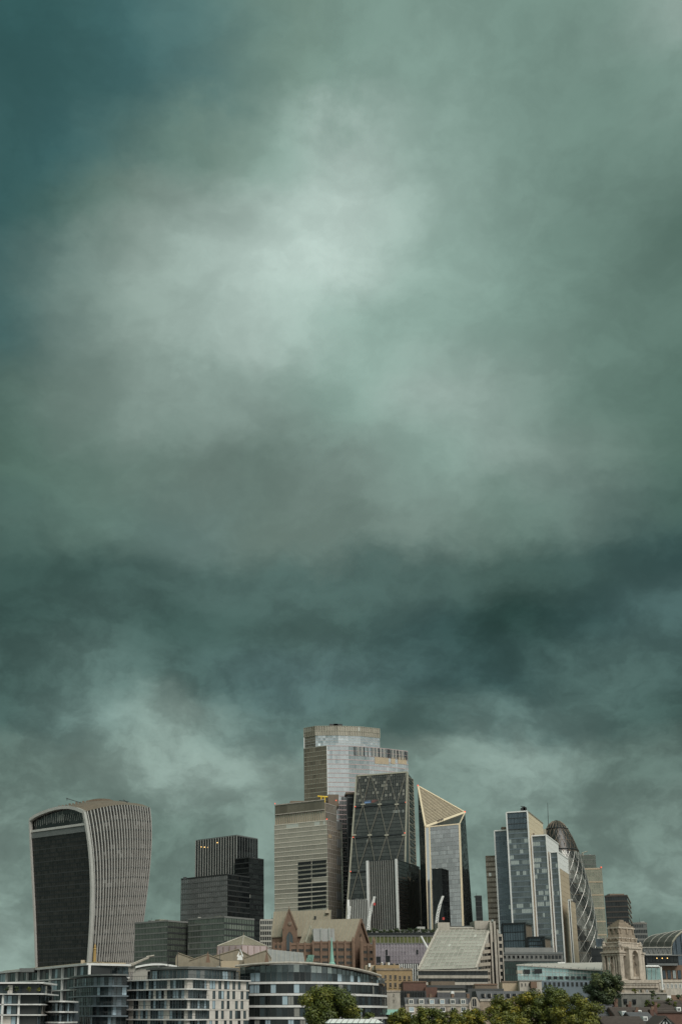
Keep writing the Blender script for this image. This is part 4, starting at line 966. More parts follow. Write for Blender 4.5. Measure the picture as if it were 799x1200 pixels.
# ------------------------------------------------------------------ sloped glass building
rt = thing('sloped_glass_building', 'pale stone office building with a big sloping glass front', 'office building', at(530, 1160, 520)); Ya, Yb = 505., 535.
a, b_, c_, d_ = at(490, 1136.5, Ya), at(557.5, 1134.5, Ya), at(573.5, 1088, Yb), at(513.5, 1088.5, Yb)
ns = (b_ - a).cross(d_ - a).normalized()
facade(rt, [a, b_, c_, d_], 24, 13, glass('glass_frosted', (.26, .25, .21), (.44, .42, .36), .2, .25, 1.5, (.5, .5, .44), .12), mull=(.22, .2, 'concrete', 2), span=(.22, .15, 'concrete'), sepm=True, jit=.003)
m = MB(); o = Vector((0, 0, .6)); m.hexa([v3(a, GZ), v3(b_, GZ), v3(c_, GZ), v3(d_, GZ), a - o, b_ - o, c_ - o, d_ - o]); m.build('core', 'concrete', rt)
for p, q in ((a, d_), (b_, c_), (d_, c_)): MB().bar(p, q, ns, 1.0, .5).build('slope_edge', 'stone_pale', rt)
boxpart(rt, 'roof_block', 'stone_pale', 513, 527, 1081, 1090, Yb - 1, 9); boxpart(rt, 'roof_block', 'stone_pale', 556, 575.5, 1079, 1088.5, Yb - 1, 12); boxpart(rt, 'roof_rail', 'concrete_dark', 527, 556, 1085, 1088, Yb + 2, 4)
# right flank: tall stone fins, dark slots and a column of balcony slabs
for x0, x1, y0, Yk, mm in ((573.4, 575.2, 1080, 531, 'stone_pale'), (575.2, 577.6, 1104, 532, 'glass_black'), (577.6, 580.2, 1079.5, 531, 'stone_pale'), (580.2, 581.8, 1092, 532.5, 'glass_black'), (581.8, 583.4, 1089, 531.4, 'stone_pale'), (583.4, 588, 1094, 534, 'glass_black'), (587.4, 588.4, 1096, 533.4, 'stone_pale')):
    p, q = at(x0, y0, Yk), at(x1, y0, Yk); MB().prism([(p.x, Yk), (q.x, Yk), (q.x + 1, Yk + 14), (p.x, Yk + 14)], GZ, p.z).build('flank_fin' if mm == 'stone_pale' else 'flank_glass', mm, rt)
boxpart(rt, 'fin_bridge', 'stone_pale', 575.2, 577.6, 1081.5, 1104, 531.6, 8)
for k in range(9): boxpart(rt, 'flank_slab', 'stone_pale', 583.2, 588.3, 1094.5 + k * 8.2, 1097.6 + k * 8.2, 532.8, 8)
nrs = nrm(b_, c_)
for k in range(7):
    y = 1108 + k * 7.6; x0 = 572.5 - (y - 1088) * .345 + .6
    if x0 < 558.5: x0 = 558.5
    p, q = ray_on(x0 + 1.5, y, b_, nrs), ray_on(573.3, y - (573.3 - x0) * .1, b_, nrs)
    MB().bar(p, q, nrs, 1.5, .5, back=.2).build('side_slab', 'stone_cream', rt)
    MB().bar(p + Vector((0, 0, -1.85)), q + Vector((0, 0, -1.85)), nrs, 1.7, .12, back=.1).build('side_window', 'glass_black', rt)
for k, (y0, y1, y2) in enumerate(((1136.8, 1137.6, 1143), (1143, 1146.2, 1151), (1151, 1154, 1162))):
    boxpart(rt, 'ledge', 'stone_pale', 489.5, 572, y0, y1 + .2, Ya - 1.6, 4)
    nx_ = 17; pa, pb = at(490.5, y2, Ya - .35), at(571, y2, Ya - .35); facade(rt, [pa, pb, v3(pb, at(500, y1, Ya - .35).z), v3(pa, at(500, y1, Ya - .35).z)], nx_, 1, 'glass_dark', mull=(.2, .15, 'dark_metal'), names=('strip_window', 'strip_mullion', 's'))
boxpart(rt, 'podium', 'stone_pale', 489, 573, 1161, 1175, Ya - 1.4, 4)
rt = thing('white_boom', 'white leaning crane boom by the roof garden building', 'crane', at(497, 1105, 600)); rt.location.z = at(501, 1112, 600).z; MB().tube([at(493, 1097, 600), at(501.2, 1112.5, 600)], [.5, .7], 6).build('boom', 'white_metal', rt)

# slim white cranes
def slim_crane(lab, pts, Y, extra=()):
    c = thing('slim_crane', lab, 'crane', at(pts[-1][0], pts[-1][1], Y), 'slim white cranes among the towers'); c.location.z = at(pts[-1][0], pts[-1][1], Y).z
    for k in range(len(pts) - 1):
        p, q = at(*pts[k], Y), at(*pts[k + 1], Y); w = .55 if k == 0 else .75
        for sx in (-1, 1):
            o = Vector((sx * w * .8, 0, 0)); MB().tube([p + o, q + o], .28, 4).build('jib_chord', 'white_metal', c)
        n = 7; z = MB()
        for i in range(n):
            e = 1 if i % 2 else -1; z.tube([lerp(p, q, i / n) + Vector((e * w * .8, 0, 0)), lerp(p, q, (i + 1) / n) - Vector((e * w * .8, 0, 0))], .22, 4)
        z.build('lacing', 'white_metal', c)
    for x, y in extra: MB().box(at(x, y, Y - 1), 1.2, 1.2, 1.4).build('warning_light', 'red_paint', c)
slim_crane('slim white crane left of the striped tower', ((409.6, 1062), (409, 1070), (407, 1085)), 640)
slim_crane('tall slim white crane in front of the striped tower', ((438.8, 1050.6), (434.5, 1066), (432.5, 1076), (431, 1090)), 650, ((438.6, 1061),))
slim_crane('slim white crane in front of the plain black tower', ((518.8, 1050), (515.2, 1060), (512.5, 1072), (511, 1086)), 655, ((519.3, 1078),))

# ------------------------------------------------------------------ black glass boxes
rt = thing('black_box_building', 'dark office building of stacked black-framed glass boxes', 'office building', at(620, 1140, 600)); Yj = 600.
def gbox(x0, xc, x1, y0, y1, Y):
    l, c, r, b, h = cbox(x0, xc, x1, y0, Y, 30.); z0 = at(xc, y1, Y).z; body(rt, [l, c, r, b], z0, h, 'bronze', 'box_core')
    facade(rt, fq(l, c, z0, h), 9, 3, 'glass_blue', mull=(.15, .1, 'black_metal'), span=(.4, .15, 'black_metal'), names=('box_glazing', 'box_mullion', 'box_band'))
    nn = Vector((c.y - l.y, l.x - c.x, 0)).normalized()
    for p, q in ((v3(l, z0), v3(l, h)), (v3(c, z0), v3(c, h)), (v3(l, h), v3(c, h))): MB().bar(p, q, nn, .9, .6).build('box_frame', 'black_metal', rt)
    MB().bar(v3(c, h), v3(r, h), Vector((r.y - c.y, c.x - r.x, 0)).normalized(), .9, .5).build('box_frame', 'black_metal', rt)
gbox(588, 614.5, 623, 1082, 1112, 610); gbox(617.5, 637, 645, 1098.3, 1112, 598)
low('', '', 587.5, 659, 1117, Yj - 8, 30, 'concrete_dark', root=rt, part='base', parapet=('mid_metal', 1.0)); low('', '', 591, 648, 1110.5, Yj - 3, 22, 'roof_grey', root=rt, part='attic')
winpx(rt, 588.5, 636, 9, 1119.5, 1123.5, Yj - 8, .6, 'glass_black', 'concrete_dark', .15, 0); winpx(rt, 637, 658, 5, 1119.5, 1123.5, Yj - 8, .75, 'glass_black', 'dark_metal', .1, 1)
pa, pb = at(588, 1150, Yj - 8.4), at(658, 1150, Yj - 8.4); facade(rt, [pa, pb, v3(pb, at(600, 1126.5, Yj - 8.4).z), v3(pa, at(600, 1126.5, Yj - 8.4).z)], 34, 3, glass('glass_dark_teal', (.03, .045, .042), (.07, .11, .10), .12, .1, 1.6), mull=(.2, .2, 'dark_metal'), span=(.25, .15, 'dark_metal'))

# ------------------------------------------------------------------ teal glass building
rt = thing('teal_glass_building', 'long low teal glass building with a pale grey pitched roof', 'building', at(650, 1145, 500)); Yt = 500.
pa, pb = at(606.5, 1149, Yt), at(712, 1149, Yt + 6); z0, zl, zr_ = GZ, at(614, 1131.5, Yt).z, at(690, 1138.5, Yt + 5).z
qa = [v3(pa, at(606, 1149, Yt).z), v3(pb, at(606, 1149, Yt).z), v3(pb, zr_), v3(pa, zl)]
facade(rt, qa, 26, 3, 'glass_teal', mull=(.12, .08, 'pale_metal'), span=(.2, .1, 'pale_metal'), rowv=.2)
MB().prism(ccw([(pa.x, pa.y + .3), (pb.x, pb.y + .3), (pb.x + 4, pb.y + 30), (pa.x + 12, pa.y + 32)]), GZ, zr_ - .3).build('core', 'concrete', rt)
t = Vector((0, 0, .4)); ra, rb_ = v3(pa, zl) + Vector((-.5, -.8, 0)), v3(pb, zr_) + Vector((.5, -.8, 0)); rc, rd = at(714, 1128.6, Yt + 34), at(618, 1130.2, Yt + 26)
ro = MB().hexa([ra, rb_, rc, rd, ra + t, rb_ + t, rc + t, rd + t]).build('roof', 'concrete', rt)
for k in range(1, 12): MB().bar(lerp(ra, rb_, k / 12) + t, lerp(rd, rc, k / 12) + t, Vector((0, -.5, .85)), .3, .15).build('seam', 'roof_grey', ro)
for x, y in ((655, 1128.6), (659, 1128.4), (671, 1133)): MB().box(at(x, y + 1.5, Yt + 20), 1.6, 1.6, .9).build('roof_unit', 'white_metal', rt)
for x0, x1, y0, y1 in ((614, 621, 1136, 1141.5), (626, 635, 1135.5, 1141)): boxpart(rt, 'dark_window', 'glass_black', x0, x1, y0, y1, Yt - .5, .6)
winpx(rt, 640, 688, 7, 1144, 1148, Yt + 1, .62, 'glass_black', 'dark_metal', .12, 1)
low('', '', 634, 690, 1149, Yt - 14, 20, 'blue_grey_metal', root=rt, part='grey_wall'); winpx(rt, 636, 689, 10, 1151, 1156, Yt - 14, .5, 'glass_black', 'dark_metal', .1, 0)
rt, p, q = low('cream_block', 'small cream rendered block below the teal glass building', 608, 634, 1149, 470, 12, 'stone_pale', parapet=('roof_grey', .5)); winpx(rt, 609, 622, 3, 1152, 1156, 470, .4, 'glass_black', 'stone_pale', .1, 0); boxpart(rt, 'stair_box', 'brown_stone', 622, 629, 1150.5, 1158, 468, 3)
rt, p, q = low('brown_flat_roof_block', 'brown flat-roofed block left of the small cream block', 588, 609, 1150.5, 476, 12, 'tan_panel', parapet=('bronze', .6)); boxpart(rt, 'chimney', 'stone_pale', 606, 612, 1137, 1141, 492, 3)

# ------------------------------------------------------------------ stone monument tower
def arch_panel(root, f, u, n, W, H, w, h, out, back, m='stone_cream', name='frontispiece'):
    """wall panel W x H with a round-headed opening w x h, f = middle of its foot"""
    u = u.normalized(); n = n.normalized(); z = Vector((0, 0, 1)); hs = h - w / 2; K = 10
    ins = [(-w / 2, 0), (-w / 2, hs)] + [(-w / 2 * math.cos(math.pi * k / K), hs + w / 2 * math.sin(math.pi * k / K)) for k in range(1, K)] + [(w / 2, hs), (w / 2, 0)]
    o = [(-W / 2, 0), (-W / 2, hs)] + [(-W / 2 + W * k / K, H) for k in range(1, K)] + [(W / 2, hs), (W / 2, 0)]
    mb = MB(); P3 = lambda q, d: f + u * q[0] + z * q[1] + n * d
    for k in range(len(ins) - 1):
        mb.quad([P3(o[k], out), P3(ins[k], out), P3(ins[k + 1], out), P3(o[k + 1], out)]); mb.quad([P3(ins[k], out), P3(ins[k], -back), P3(ins[k + 1], -back), P3(ins[k + 1], out)])
    mb.quad([P3((-W / 2, hs), out), P3((-W / 2 + W / K, H), out), P3((-W / 2, H), out)]); mb.quad([P3((W / 2, hs), out), P3((W / 2, H), out), P3((W / 2 - W / K, H), out)])
    for a, b in (((-W / 2, 0), (-W / 2, H)), ((-W / 2, H), (W / 2, H)), ((W / 2, H), (W / 2, 0))): mb.quad([P3(a, out), P3(b, out), P3(b, -back), P3(a, -back)])
    return mb.build(name, m, root)
def monument():
    Yp = 480.
    rt = thing('monument_tower', 'stepped classical stone tower with columns, arched niche statue and pyramid top', 'tower', at(731, 1150, 485))
    l, c, r, b, h0 = cbox(706.5, 727.8, 756.5, 1147, Yp, 50.)
    ctr = (l + r) / 2; e1 = (c - l).normalized(); e2 = (r - c).normalized(); hw, hd = (c - l).length / 2, (r - c).length / 2
    zz = lambda y: at(728, y, Yp).z
    def sq(s, z0, z1, m='stone_cream', s2=None, name='stage'):
        P4 = lambda k: [ctr + e1 * (x * hw * k) + e2 * (y * hd * k) for x, y in ((-1, -1), (1, -1), (1, 1), (-1, 1))]
        return MB().prism(ccw(P4(s)), z0, z1, top=ccw(P4(s2)) if s2 else None).build(name, m, rt)
    sq(1.12, GZ, zz(1150), name='plinth'); sq(1.06, zz(1150), zz(1147), name='plinth_course')
    sq(.56, zz(1147), zz(1113), 'stone_warm', name='inner_stage')
    # corner piers
    for x, y in ((-1, -1), (1, -1), (1, 1), (-1, 1)):
        p = ctr + e1 * (x * hw * .86) + e2 * (y * hd * .86); k = .14
        MB().prism(ccw([p + e1 * (a_ * hw * k) + e2 * (b_ * hd * k) for a_, b_ in ((-1, -1), (1, -1), (1, 1), (-1, 1))]), zz(1147), zz(1119)).build('corner_pier', 'stone_cream', rt)
    sq(1.02, zz(1119.5), zz(1117.6), name='architrave'); sq(1.0, zz(1117.6), zz(1116.4), 'stone_warm', name='frieze'); sq(1.07, zz(1116.4), zz(1114.6), name='cornice')
    sq(.93, zz(1114.6), zz(1109.2), name='attic'); sq(.97, zz(1109.2), zz(1108), name='attic_cornice')
    sq(.80, zz(1108), zz(1104.5), name='stage'); sq(.84, zz(1104.5), zz(1103.2), name='cornice'); sq(.72, zz(1103.2), zz(1099), 'stone_warm', name='stage'); sq(.76, zz(1099), zz(1097.6), name='cornice')
    sq(.66, zz(1097.6), zz(1087), 'stone_warm', s2=.58, name='drum'); sq(.66, zz(1087), zz(1085.3), name='cornice'); 
    for k in range(5): sq(.60 - k * .11, zz(1085.3 - k * 1.85), zz(1083.45 - k * 1.85), 'stone_warm', name='pyramid_step')
    # columns on the two seen faces, a recess and statues
    for A, B, n, side in ((l, c, Vector((c.y - l.y, l.x - c.x, 0)).normalized(), 0), (c, r, Vector((r.y - c.y, c.x - r.x, 0)).normalized(), 1)):
        z0, z1 = zz(1146.8), zz(1119.8)
        for t in ((.27, .40, .60, .73) if side == 0 else (.16, .84)):
            p = lerp(A, B, t) - Vector((n.x, n.y)) * .7
            MB().lathe([(.55, 0), (.55, .4), (.42, .5), (.44, (z1 - z0) * .4), (.36, z1 - z0 - .7), (.5, z1 - z0 - .45), (.58, z1 - z0)], (p.x, p.y, z0), 10).build('column', 'stone_cream', rt, smooth=False)
        w = (B - A).length
        mid = lerp(A, B, .5)
        if side:      # frontispiece with a deep arched niche and a tall statue
            arch_panel(rt, v3(mid, zz(1147)), Vector((B.x - A.x, B.y - A.y, 0)), n, w * .50, zz(1110.5) - zz(1147), w * .25, zz(1113.2) - zz(1147), 1.5, 2.4)
            sp = v3(mid, zz(1144)) + n * .2
            MB().box(v3(mid, zz(1147)) + n * .2, w * .24, 2.0, zz(1144) - zz(1147), math.atan2(B.y - A.y, B.x - A.x)).build('statue_base', 'stone_cream', rt)
            MB().bar(v3(lerp(A, B, .22), zz(1110.2)) + n * .6, v3(lerp(A, B, .78), zz(1110.2)) + n * .6, n, .7, 1.3, back=2.).build('frontispiece_cornice', 'stone_cream', rt)
        else:
            sp = v3(mid, zz(1145)) - n * .8
        hh = zz(1119 if side else 1122) - zz(1144)
        st = MB().lathe([(1.0, 0), (1.0, hh * .12), (.75, hh * .13), (.85, hh * .3), (.62, hh * .5), (.78, hh * .68), (.62, hh * .76), (.22, hh * .8), (.2, hh * .83), (.36, hh * .88), (.34, hh * .95), (.1, hh)], sp, 10)
        st.tube([sp + Vector((e1.x, e1.y, 0)) * .6 + Vector((0, 0, hh * .72)), sp + Vector((e1.x, e1.y, 0)) * 1.0 + n * .4 + Vector((0, 0, hh * .52)), sp + n * .9 + Vector((e1.x, e1.y, 0)) * .6 + Vector((0, 0, hh * .6))], [.26, .2, .16], 6)
        st.tube([sp - Vector((e1.x, e1.y, 0)) * .6 + Vector((0, 0, hh * .72)), sp - Vector((e1.x, e1.y, 0)) * .9 + Vector((0, 0, hh * .45))], [.26, .18], 6)
        so_ = st.build('statue', 'stone_warm', rt, smooth=True)
        # carved blocks and little windows higher up
        for y, s, nk, hgt in ((1111.8, .93, 5, 1.1), (1101, .72, 4, 1.0), (1093, .62, 3, 2.2)):
            for k in range(nk):
                q = lerp(A, B, .5 + (k / (nk - 1) - .5) * s * .8); q = Vector((ctr.x, ctr.y)) + (q - ctr) * 1; q = lerp(q, q - Vector((n.x, n.y)) * (hd if not side else hw), 1 - s)
                MB().bar(v3(q, zz(y)) , v3(q, zz(y) + hgt), n, .8, .35).build('carving', 'stone_warm', rt)
    for x, y in ((-1, -1), (1, -1), (1, 1)):
        p = ctr + e1 * (x * hw * .86) + e2 * (y * hd * .86); MB().lathe([(.8, 0), (.9, .5), (.5, 1.0), (.6, 1.4), (.1, 2.2)], (p.x, p.y, zz(1108)), 8).build('urn', 'stone_cream', rt)
    # the broad body below
    _, p, q = low('', '', 706, 771, 1150.2, Yp - 9, 30, 'stone_cream', root=rt, part='main_block', parapet=('stone_cream', 1.2))
    for k in range(24):
        x = 729 + k * 1.7; boxpart(rt, 'dentil', 'stone_pale', x, x + .8, 1153, 1155, Yp - 9.4, .5)
    boxpart(rt, 'string_course', 'stone_cream', 706, 771.5, 1156, 1157.5, Yp - 9.8, 1.0)
    winpx(rt, 748, 760, 3, 1160, 1164, Yp - 9, .5, 'glass_dark', 'white_paint', .12, 1)
    rt2, p, q = low('pale_stone_range', 'pale stone range with flat parapet right of the monument tower', 771.5, 812, 1149.5, Yp - 4, 20, 'stone_pale', parapet=('stone_cream', 1.0)); winpx(rt2, 775, 799, 5, 1153, 1158, Yp - 4, .45, 'glass_dark', 'white_paint', .12, 1)
monument()

# ------------------------------------------------------------------ vaulted station-like building at the right edge
rt = thing('vaulted_building', 'building with a grey barrel-vaulted roof and blue glass end at the frame edge', 'building', at(785, 1120, 560)); Yq = 560.
# vault: axis runs from back-left towards the camera at the right; near arch at px 786-840
def arc(x0, x1, ytop, ybase, Y, n=14):
    a, b, t = at(x0, ybase, Y), at(x1, ybase, Y), at((x0 + x1) / 2, ytop, Y); out = []
    for k in range(n + 1):
        an = math.pi * k / n; out.append(Vector((lerp(a.x, b.x, (1 - math.cos(an)) / 2), Y, a.z + (t.z - a.z) * math.sin(an) ** .8)))
    return out
near, farr = arc(785.5, 862, 1086.5, 1122, Yq), arc(752, 800, 1094.5, 1114, Yq + 60)
zf = farr[0].z
for k in range(4):
    m = MB()
    for i in range(14):
        a, b = lerp(near[i], farr[i], k / 4), lerp(near[i + 1], farr[i + 1], k / 4); c, d = lerp(near[i + 1], farr[i + 1], (k + .94) / 4), lerp(near[i], farr[i], (k + .94) / 4); m.quad([a, b, c, d])
    m.build('vault_panel', mat('vault_zinc', (.13, .115, .095), .45, .4, var=.15), rt)
    m = MB()
    pp = [lerp(near[i], farr[i], (k + .97) / 4) for i in range(15)]; m.tube(pp, .2, 5); m.build('vault_rib', 'concrete', rt)
MB().tube(near, .5, 6).build('vault_rim', 'steel_tan', rt)
m = MB()
for i in range(14):
    a, b = near[i], near[i + 1]; zb = near[0].z - 4
    for r_ in range(5):
        f0, f1 = r_ / 5, (r_ + 1) / 5; m.quad([Vector((a.x, Yq + .6, lerp(zb, a.z, f0))), Vector((b.x, Yq + .6, lerp(zb, b.z, f0))), Vector((b.x, Yq + .6, lerp(zb, b.z, f1))), Vector((a.x, Yq + .6, lerp(zb, a.z, f1)))], 0, rnd.random())
m.build('end_glazing', 'glass_blue', rt)
for i in range(1, 14): MB().tube([Vector((near[i].x, Yq + .4, near[0].z - 4)), near[i]], .16, 4).build('end_mullion', 'blue_grey_metal', rt)
p, q = at(757, 1112, Yq + 5), at(860, 1112, Yq + 5); MB().prism([(p.x, Yq + 3), (q.x, Yq + 3), (q.x + 6, Yq + 60), (p.x, Yq + 60)], GZ, p.z - 1).build('core', 'bronze', rt)
boxpart(rt, 'truss_box', 'mid_metal', 753, 786, 1110.5, 1119, 548, 10)
for k in range(12):
    x0 = 753 + k * 2.75; MB().tube([at(x0, 1118 if k % 2 else 1110.5, 547.6), at(x0 + 2.75, 1110.5 if k % 2 else 1118, 547.6)], .13, 4).build('truss_brace', 'roof_grey', rt)
for y in (1110.3, 1118.6): MB().tube([at(752.5, y, 547.4), at(786.5, y, 547.4)], .2, 5).build('truss_chord', 'concrete', rt)
boxpart(rt, 'dark_storey', 'black_metal', 757, 795, 1119.8, 1131, 544, 14); boxpart(rt, 'ledge', 'mid_metal', 756, 799, 1118.7, 1120, 543, 15); boxpart(rt, 'ledge', 'mid_metal', 758, 794, 1129, 1131.5, 543, 3)
winpx(rt, 760, 793, 8, 1121.5, 1127.5, 543.9, .9, 'glass_black', 'black_metal', .1, 1, skip=())
for x in (769.2, 775.4, 781.4): MB().box(at(x, 1123.4, 543.3), .3, .3, .4).build('lit_lamp', 'lamp_warm', rt)
boxpart(rt, 'lower_wall', 'brown_stone', 774, 815, 1131, 1150, 546, 12); winpx(rt, 775, 799, 4, 1137, 1147, 545.9, .6, 'glass_blue', 'dark_metal', .15, 1)
rt = thing('white_canopy_hall', 'small teal glass hall with thin white roof edge right of the monument tower', 'building', at(765, 1147, 505))
low('', '', 756.5, 773.5, 1134.5, 506, 14, 'glass_teal', root=rt, part='hall'); MB().tube([at(756, 1132.5, 504), at(771, 1132.5, 504), at(774.4, 1136, 504)], .4, 5).build('roof_edge', 'white_metal', rt)
for x in (758, 763, 768): MB().bar(at(x, 1148, 505.9), at(x, 1134, 505.9), (0, -1, 0), .15, .1).build('mullion', 'pale_metal', rt)
rt = thing('white_lamp_post', 'white post standing right of the monument tower', 'post', at(773.6, 1157, 462)); c = at(773.6, 1133, 462); rt.location.z = at(773, 1160, 462).z; MB().tube([v3(c, at(773, 1160, 462).z), c], .33, 6).build('pole', 'white_metal', rt)
MB().prism([(c.x - .8, 461.2), (c.x + .8, 461.2), (c.x + .8, 462.8), (c.x - .8, 462.8)], GZ, at(773, 1159.8, 462).z).build('plinth', 'stone_pale', rt)

# ------------------------------------------------------------------ middle-ground houses
rt, p, q = low('tan_brick_block', 'ochre brick block with two rows of sash windows', 441, 482.5, 1136, 470, 16, 'brick_tan', parapet=('stone_warm', .8))
winpx(rt, 443, 466, 4, 1142.5, 1147.5, 470, .46, 'glass_black', 'stone_warm', .1, 1, True); winpx(rt, 443, 466, 4, 1151.5, 1157, 470, .46, 'glass_black', 'stone_warm', .1, 1, True); winpx(rt, 466, 482, 3, 1143.5, 1148, 470, .46, 'glass_black', 'stone_warm', .1, 1, True); winpx(rt, 466, 482, 3, 1152.5, 1157.5, 470, .46, 'glass_black', 'stone_warm', .1, 1, True)
boxpart(rt, 'attic', 'brick_tan', 440, 468, 1131, 1136.5, 472, 10)
for x, y in ((446, 1131), (452, 1130.3), (461, 1131.5), (470, 1136)): boxpart(rt, 'chimney', 'stone_warm', x, x + 2, y - 2.5, y + 1, 474, 2)
for x, y, s in ((432, 1129, 2.2), (447, 1127.5, 1.6), (455, 1127.8, 1.4), (437, 1132.5, 1.8)): boxpart(rt, 'roof_unit', 'white_metal', x, x + s, y, y + 4, 480, 3)
low('', '', 428, 446, 1131, 482, 14, 'tan_panel', root=rt, part='rear_wall')
rt, p, q = low('red_brick_block', 'plain red brick block with flat roof beside the ochre block', 472, 499, 1150.5, 440, 14, 'brick_red', parapet=('brown_stone', .5)); boxpart(rt, 'gable_end', 'brick_red', 498.5, 512.5, 1157, 1172, 438, 10); boxpart(rt, 'flat_roof', 'roof_dark', 500, 545, 1154.5, 1158, 452, 12)
boxpart(rt, 'roof_shed', 'bronze', 505, 533, 1150, 1156, 462, 8)
rt, p, q = low('cream_gable_block', 'narrow cream block with one column of slit windows', 453, 468.5, 1161.5, 425, 12, 'stone_pale', parapet=('stone_cream', .5)); winpx(rt, 459.5, 463, 1, 1164, 1168, 425, .4, 'glass_black', 'stone_pale', .1, 0); winpx(rt, 459.5, 463, 1, 1171, 1175, 425, .4, 'glass_black', 'stone_pale', .1, 0)
MB().hexa([at(452.5, 1189, 420), at(467.5, 1189, 420), at(467.5, 1189, 426), at(452.5, 1189, 426), at(453, 1183, 424), at(467, 1183, 424), at(467, 1183, 426), at(453, 1183, 426)]).build('copper_roof', 'copper_green', rt)
rt, p, q = low('slatted_dark_block', 'dark roof terrace with vertical slats behind the mansard terrace', 469, 499, 1161.5, 432, 12, 'roof_dark')
for k in range(16): x = 469.3 + k * 1.9; boxpart(rt, 'slat', 'dark_metal', x, x + .7, 1160.5, 1169, 431.2, .5)
# mansard terrace
rt = thing('mansard_terrace', 'stone terrace with slate mansard roof and five white dormers', 'building', at(515, 1185, 400)); Ym = 402.
low('', '', 475, 549, 1178, Ym, 14, 'stone_cream', root=rt, part='wall', parapet=('stone_pale', .7))
a, b_ = at(475, 1178, Ym), at(549, 1178, Ym); zt = at(500, 1169, Ym + 3).z
ro = MB().hexa([a, b_, b_ + Vector((0, 13, 0)), a + Vector((0, 13, 0)), v3(a, zt) + Vector((0, 3, 0)), v3(b_, zt) + Vector((0, 3, 0)), v3(b_, zt) + Vector((0, 12, 0)), v3(a, zt) + Vector((0, 12, 0))]).build('mansard_roof', 'slate', rt)
for k in range(6):
    x = 481.5 + k * 12.2
    boxpart(rt, 'dormer', 'stone_pale', x - 3.2, x + 3.2, 1170.5, 1177.3, Ym + .2, 4); winpx(rt, x - 2.6, x + 2.6, 1, 1171.4, 1176.5, Ym + .15, .95, 'glass_home', 'white_paint', .14, 1)
winpx(rt, 476, 549, 6, 1180, 1185.5, Ym, .45, 'glass_home', 'white_paint', .14, 1, True); winpx(rt, 476, 549, 6, 1189, 1195, Ym, .45, 'glass_home', 'white_paint', .14, 1, True)
for x in (477, 503, 529, 547): boxpart(rt, 'chimney', 'brown_stone', x, x + 3, 1164.5, 1170, Ym + 9, 2)
rt2 = thing('arched_gable_house', 'stone house with an arched gable beside the mansard terrace', 'building', at(555, 1180, 400))
a, b_, p = at(549.5, 1176, Ym - 1), at(562, 1176, Ym - 1), at(555.6, 1168.5, Ym - 1); m = MB(); m.quad([v3(a, GZ), v3(b_, GZ), b_, lerp(b_, p, .6) + Vector((0, 0, .8)), p, lerp(a, p, .6) + Vector((0, 0, .8)), a]); m.build('gable', 'stone_cream', rt2)
arch_window(rt2, at(555.6, 1180, Ym - 1.1), (1, 0, 0), (0, -1, 0), 1.6, 2.9, False, 'glass_black', 'stone_pale', .25)
MB().prism([(a.x, Ym - .6), (b_.x, Ym - .6), (b_.x, Ym + 12), (a.x, Ym + 12)], GZ, a.z).build('wall', 'stone_cream', rt2)
rt, p, q = low('long_grey_roof_house', 'long slate-roofed range with small dark dormers right of the arched gable', 562, 632, 1172, Ym + 8, 14, 'stone_warm', parapet=('stone_pale', .7))
a, b_ = at(560, 1172, Ym + 8), at(632, 1172, Ym + 8); zt = at(590, 1161.5, Ym + 13).z
MB().hexa([a, b_, b_ + Vector((0, 13, 0)), a + Vector((0, 13, 0)), v3(a, zt) + Vector((0, 4, 0)), v3(b_, zt) + Vector((0, 4, 0)), v3(b_, zt) + Vector((0, 11, 0)), v3(a, zt) + Vector((0, 11, 0))]).build('roof', 'slate', rt)
for k in range(9): x = 565 + k * 7.4; boxpart(rt, 'dormer', 'black_metal', x, x + 2.4, 1164.5, 1168.5, Ym + 8.5, 3); boxpart(rt, 'dormer_cheek', 'stone_pale', x + 2.6, x + 3.3, 1164.5, 1168.5, Ym + 8.6, 3)
rt, p, q = low('brown_roof_plant_block', 'low brown plant rooms on the roof below the sloping glass front', 556, 582, 1153.5, 445, 10, 'bronze', parapet=('brown_stone', .5)); low('', '', 548, 590, 1158.5, 440, 12, 'roof_dark', root=rt, part='flat_roof'); boxpart(rt, 'white_vent', 'white_metal', 528.5, 532, 1161.5, 1167, 428, 2)
low('', '', 512, 550, 1163, 436, 12, 'slate', root=rt, part='rear_roof')

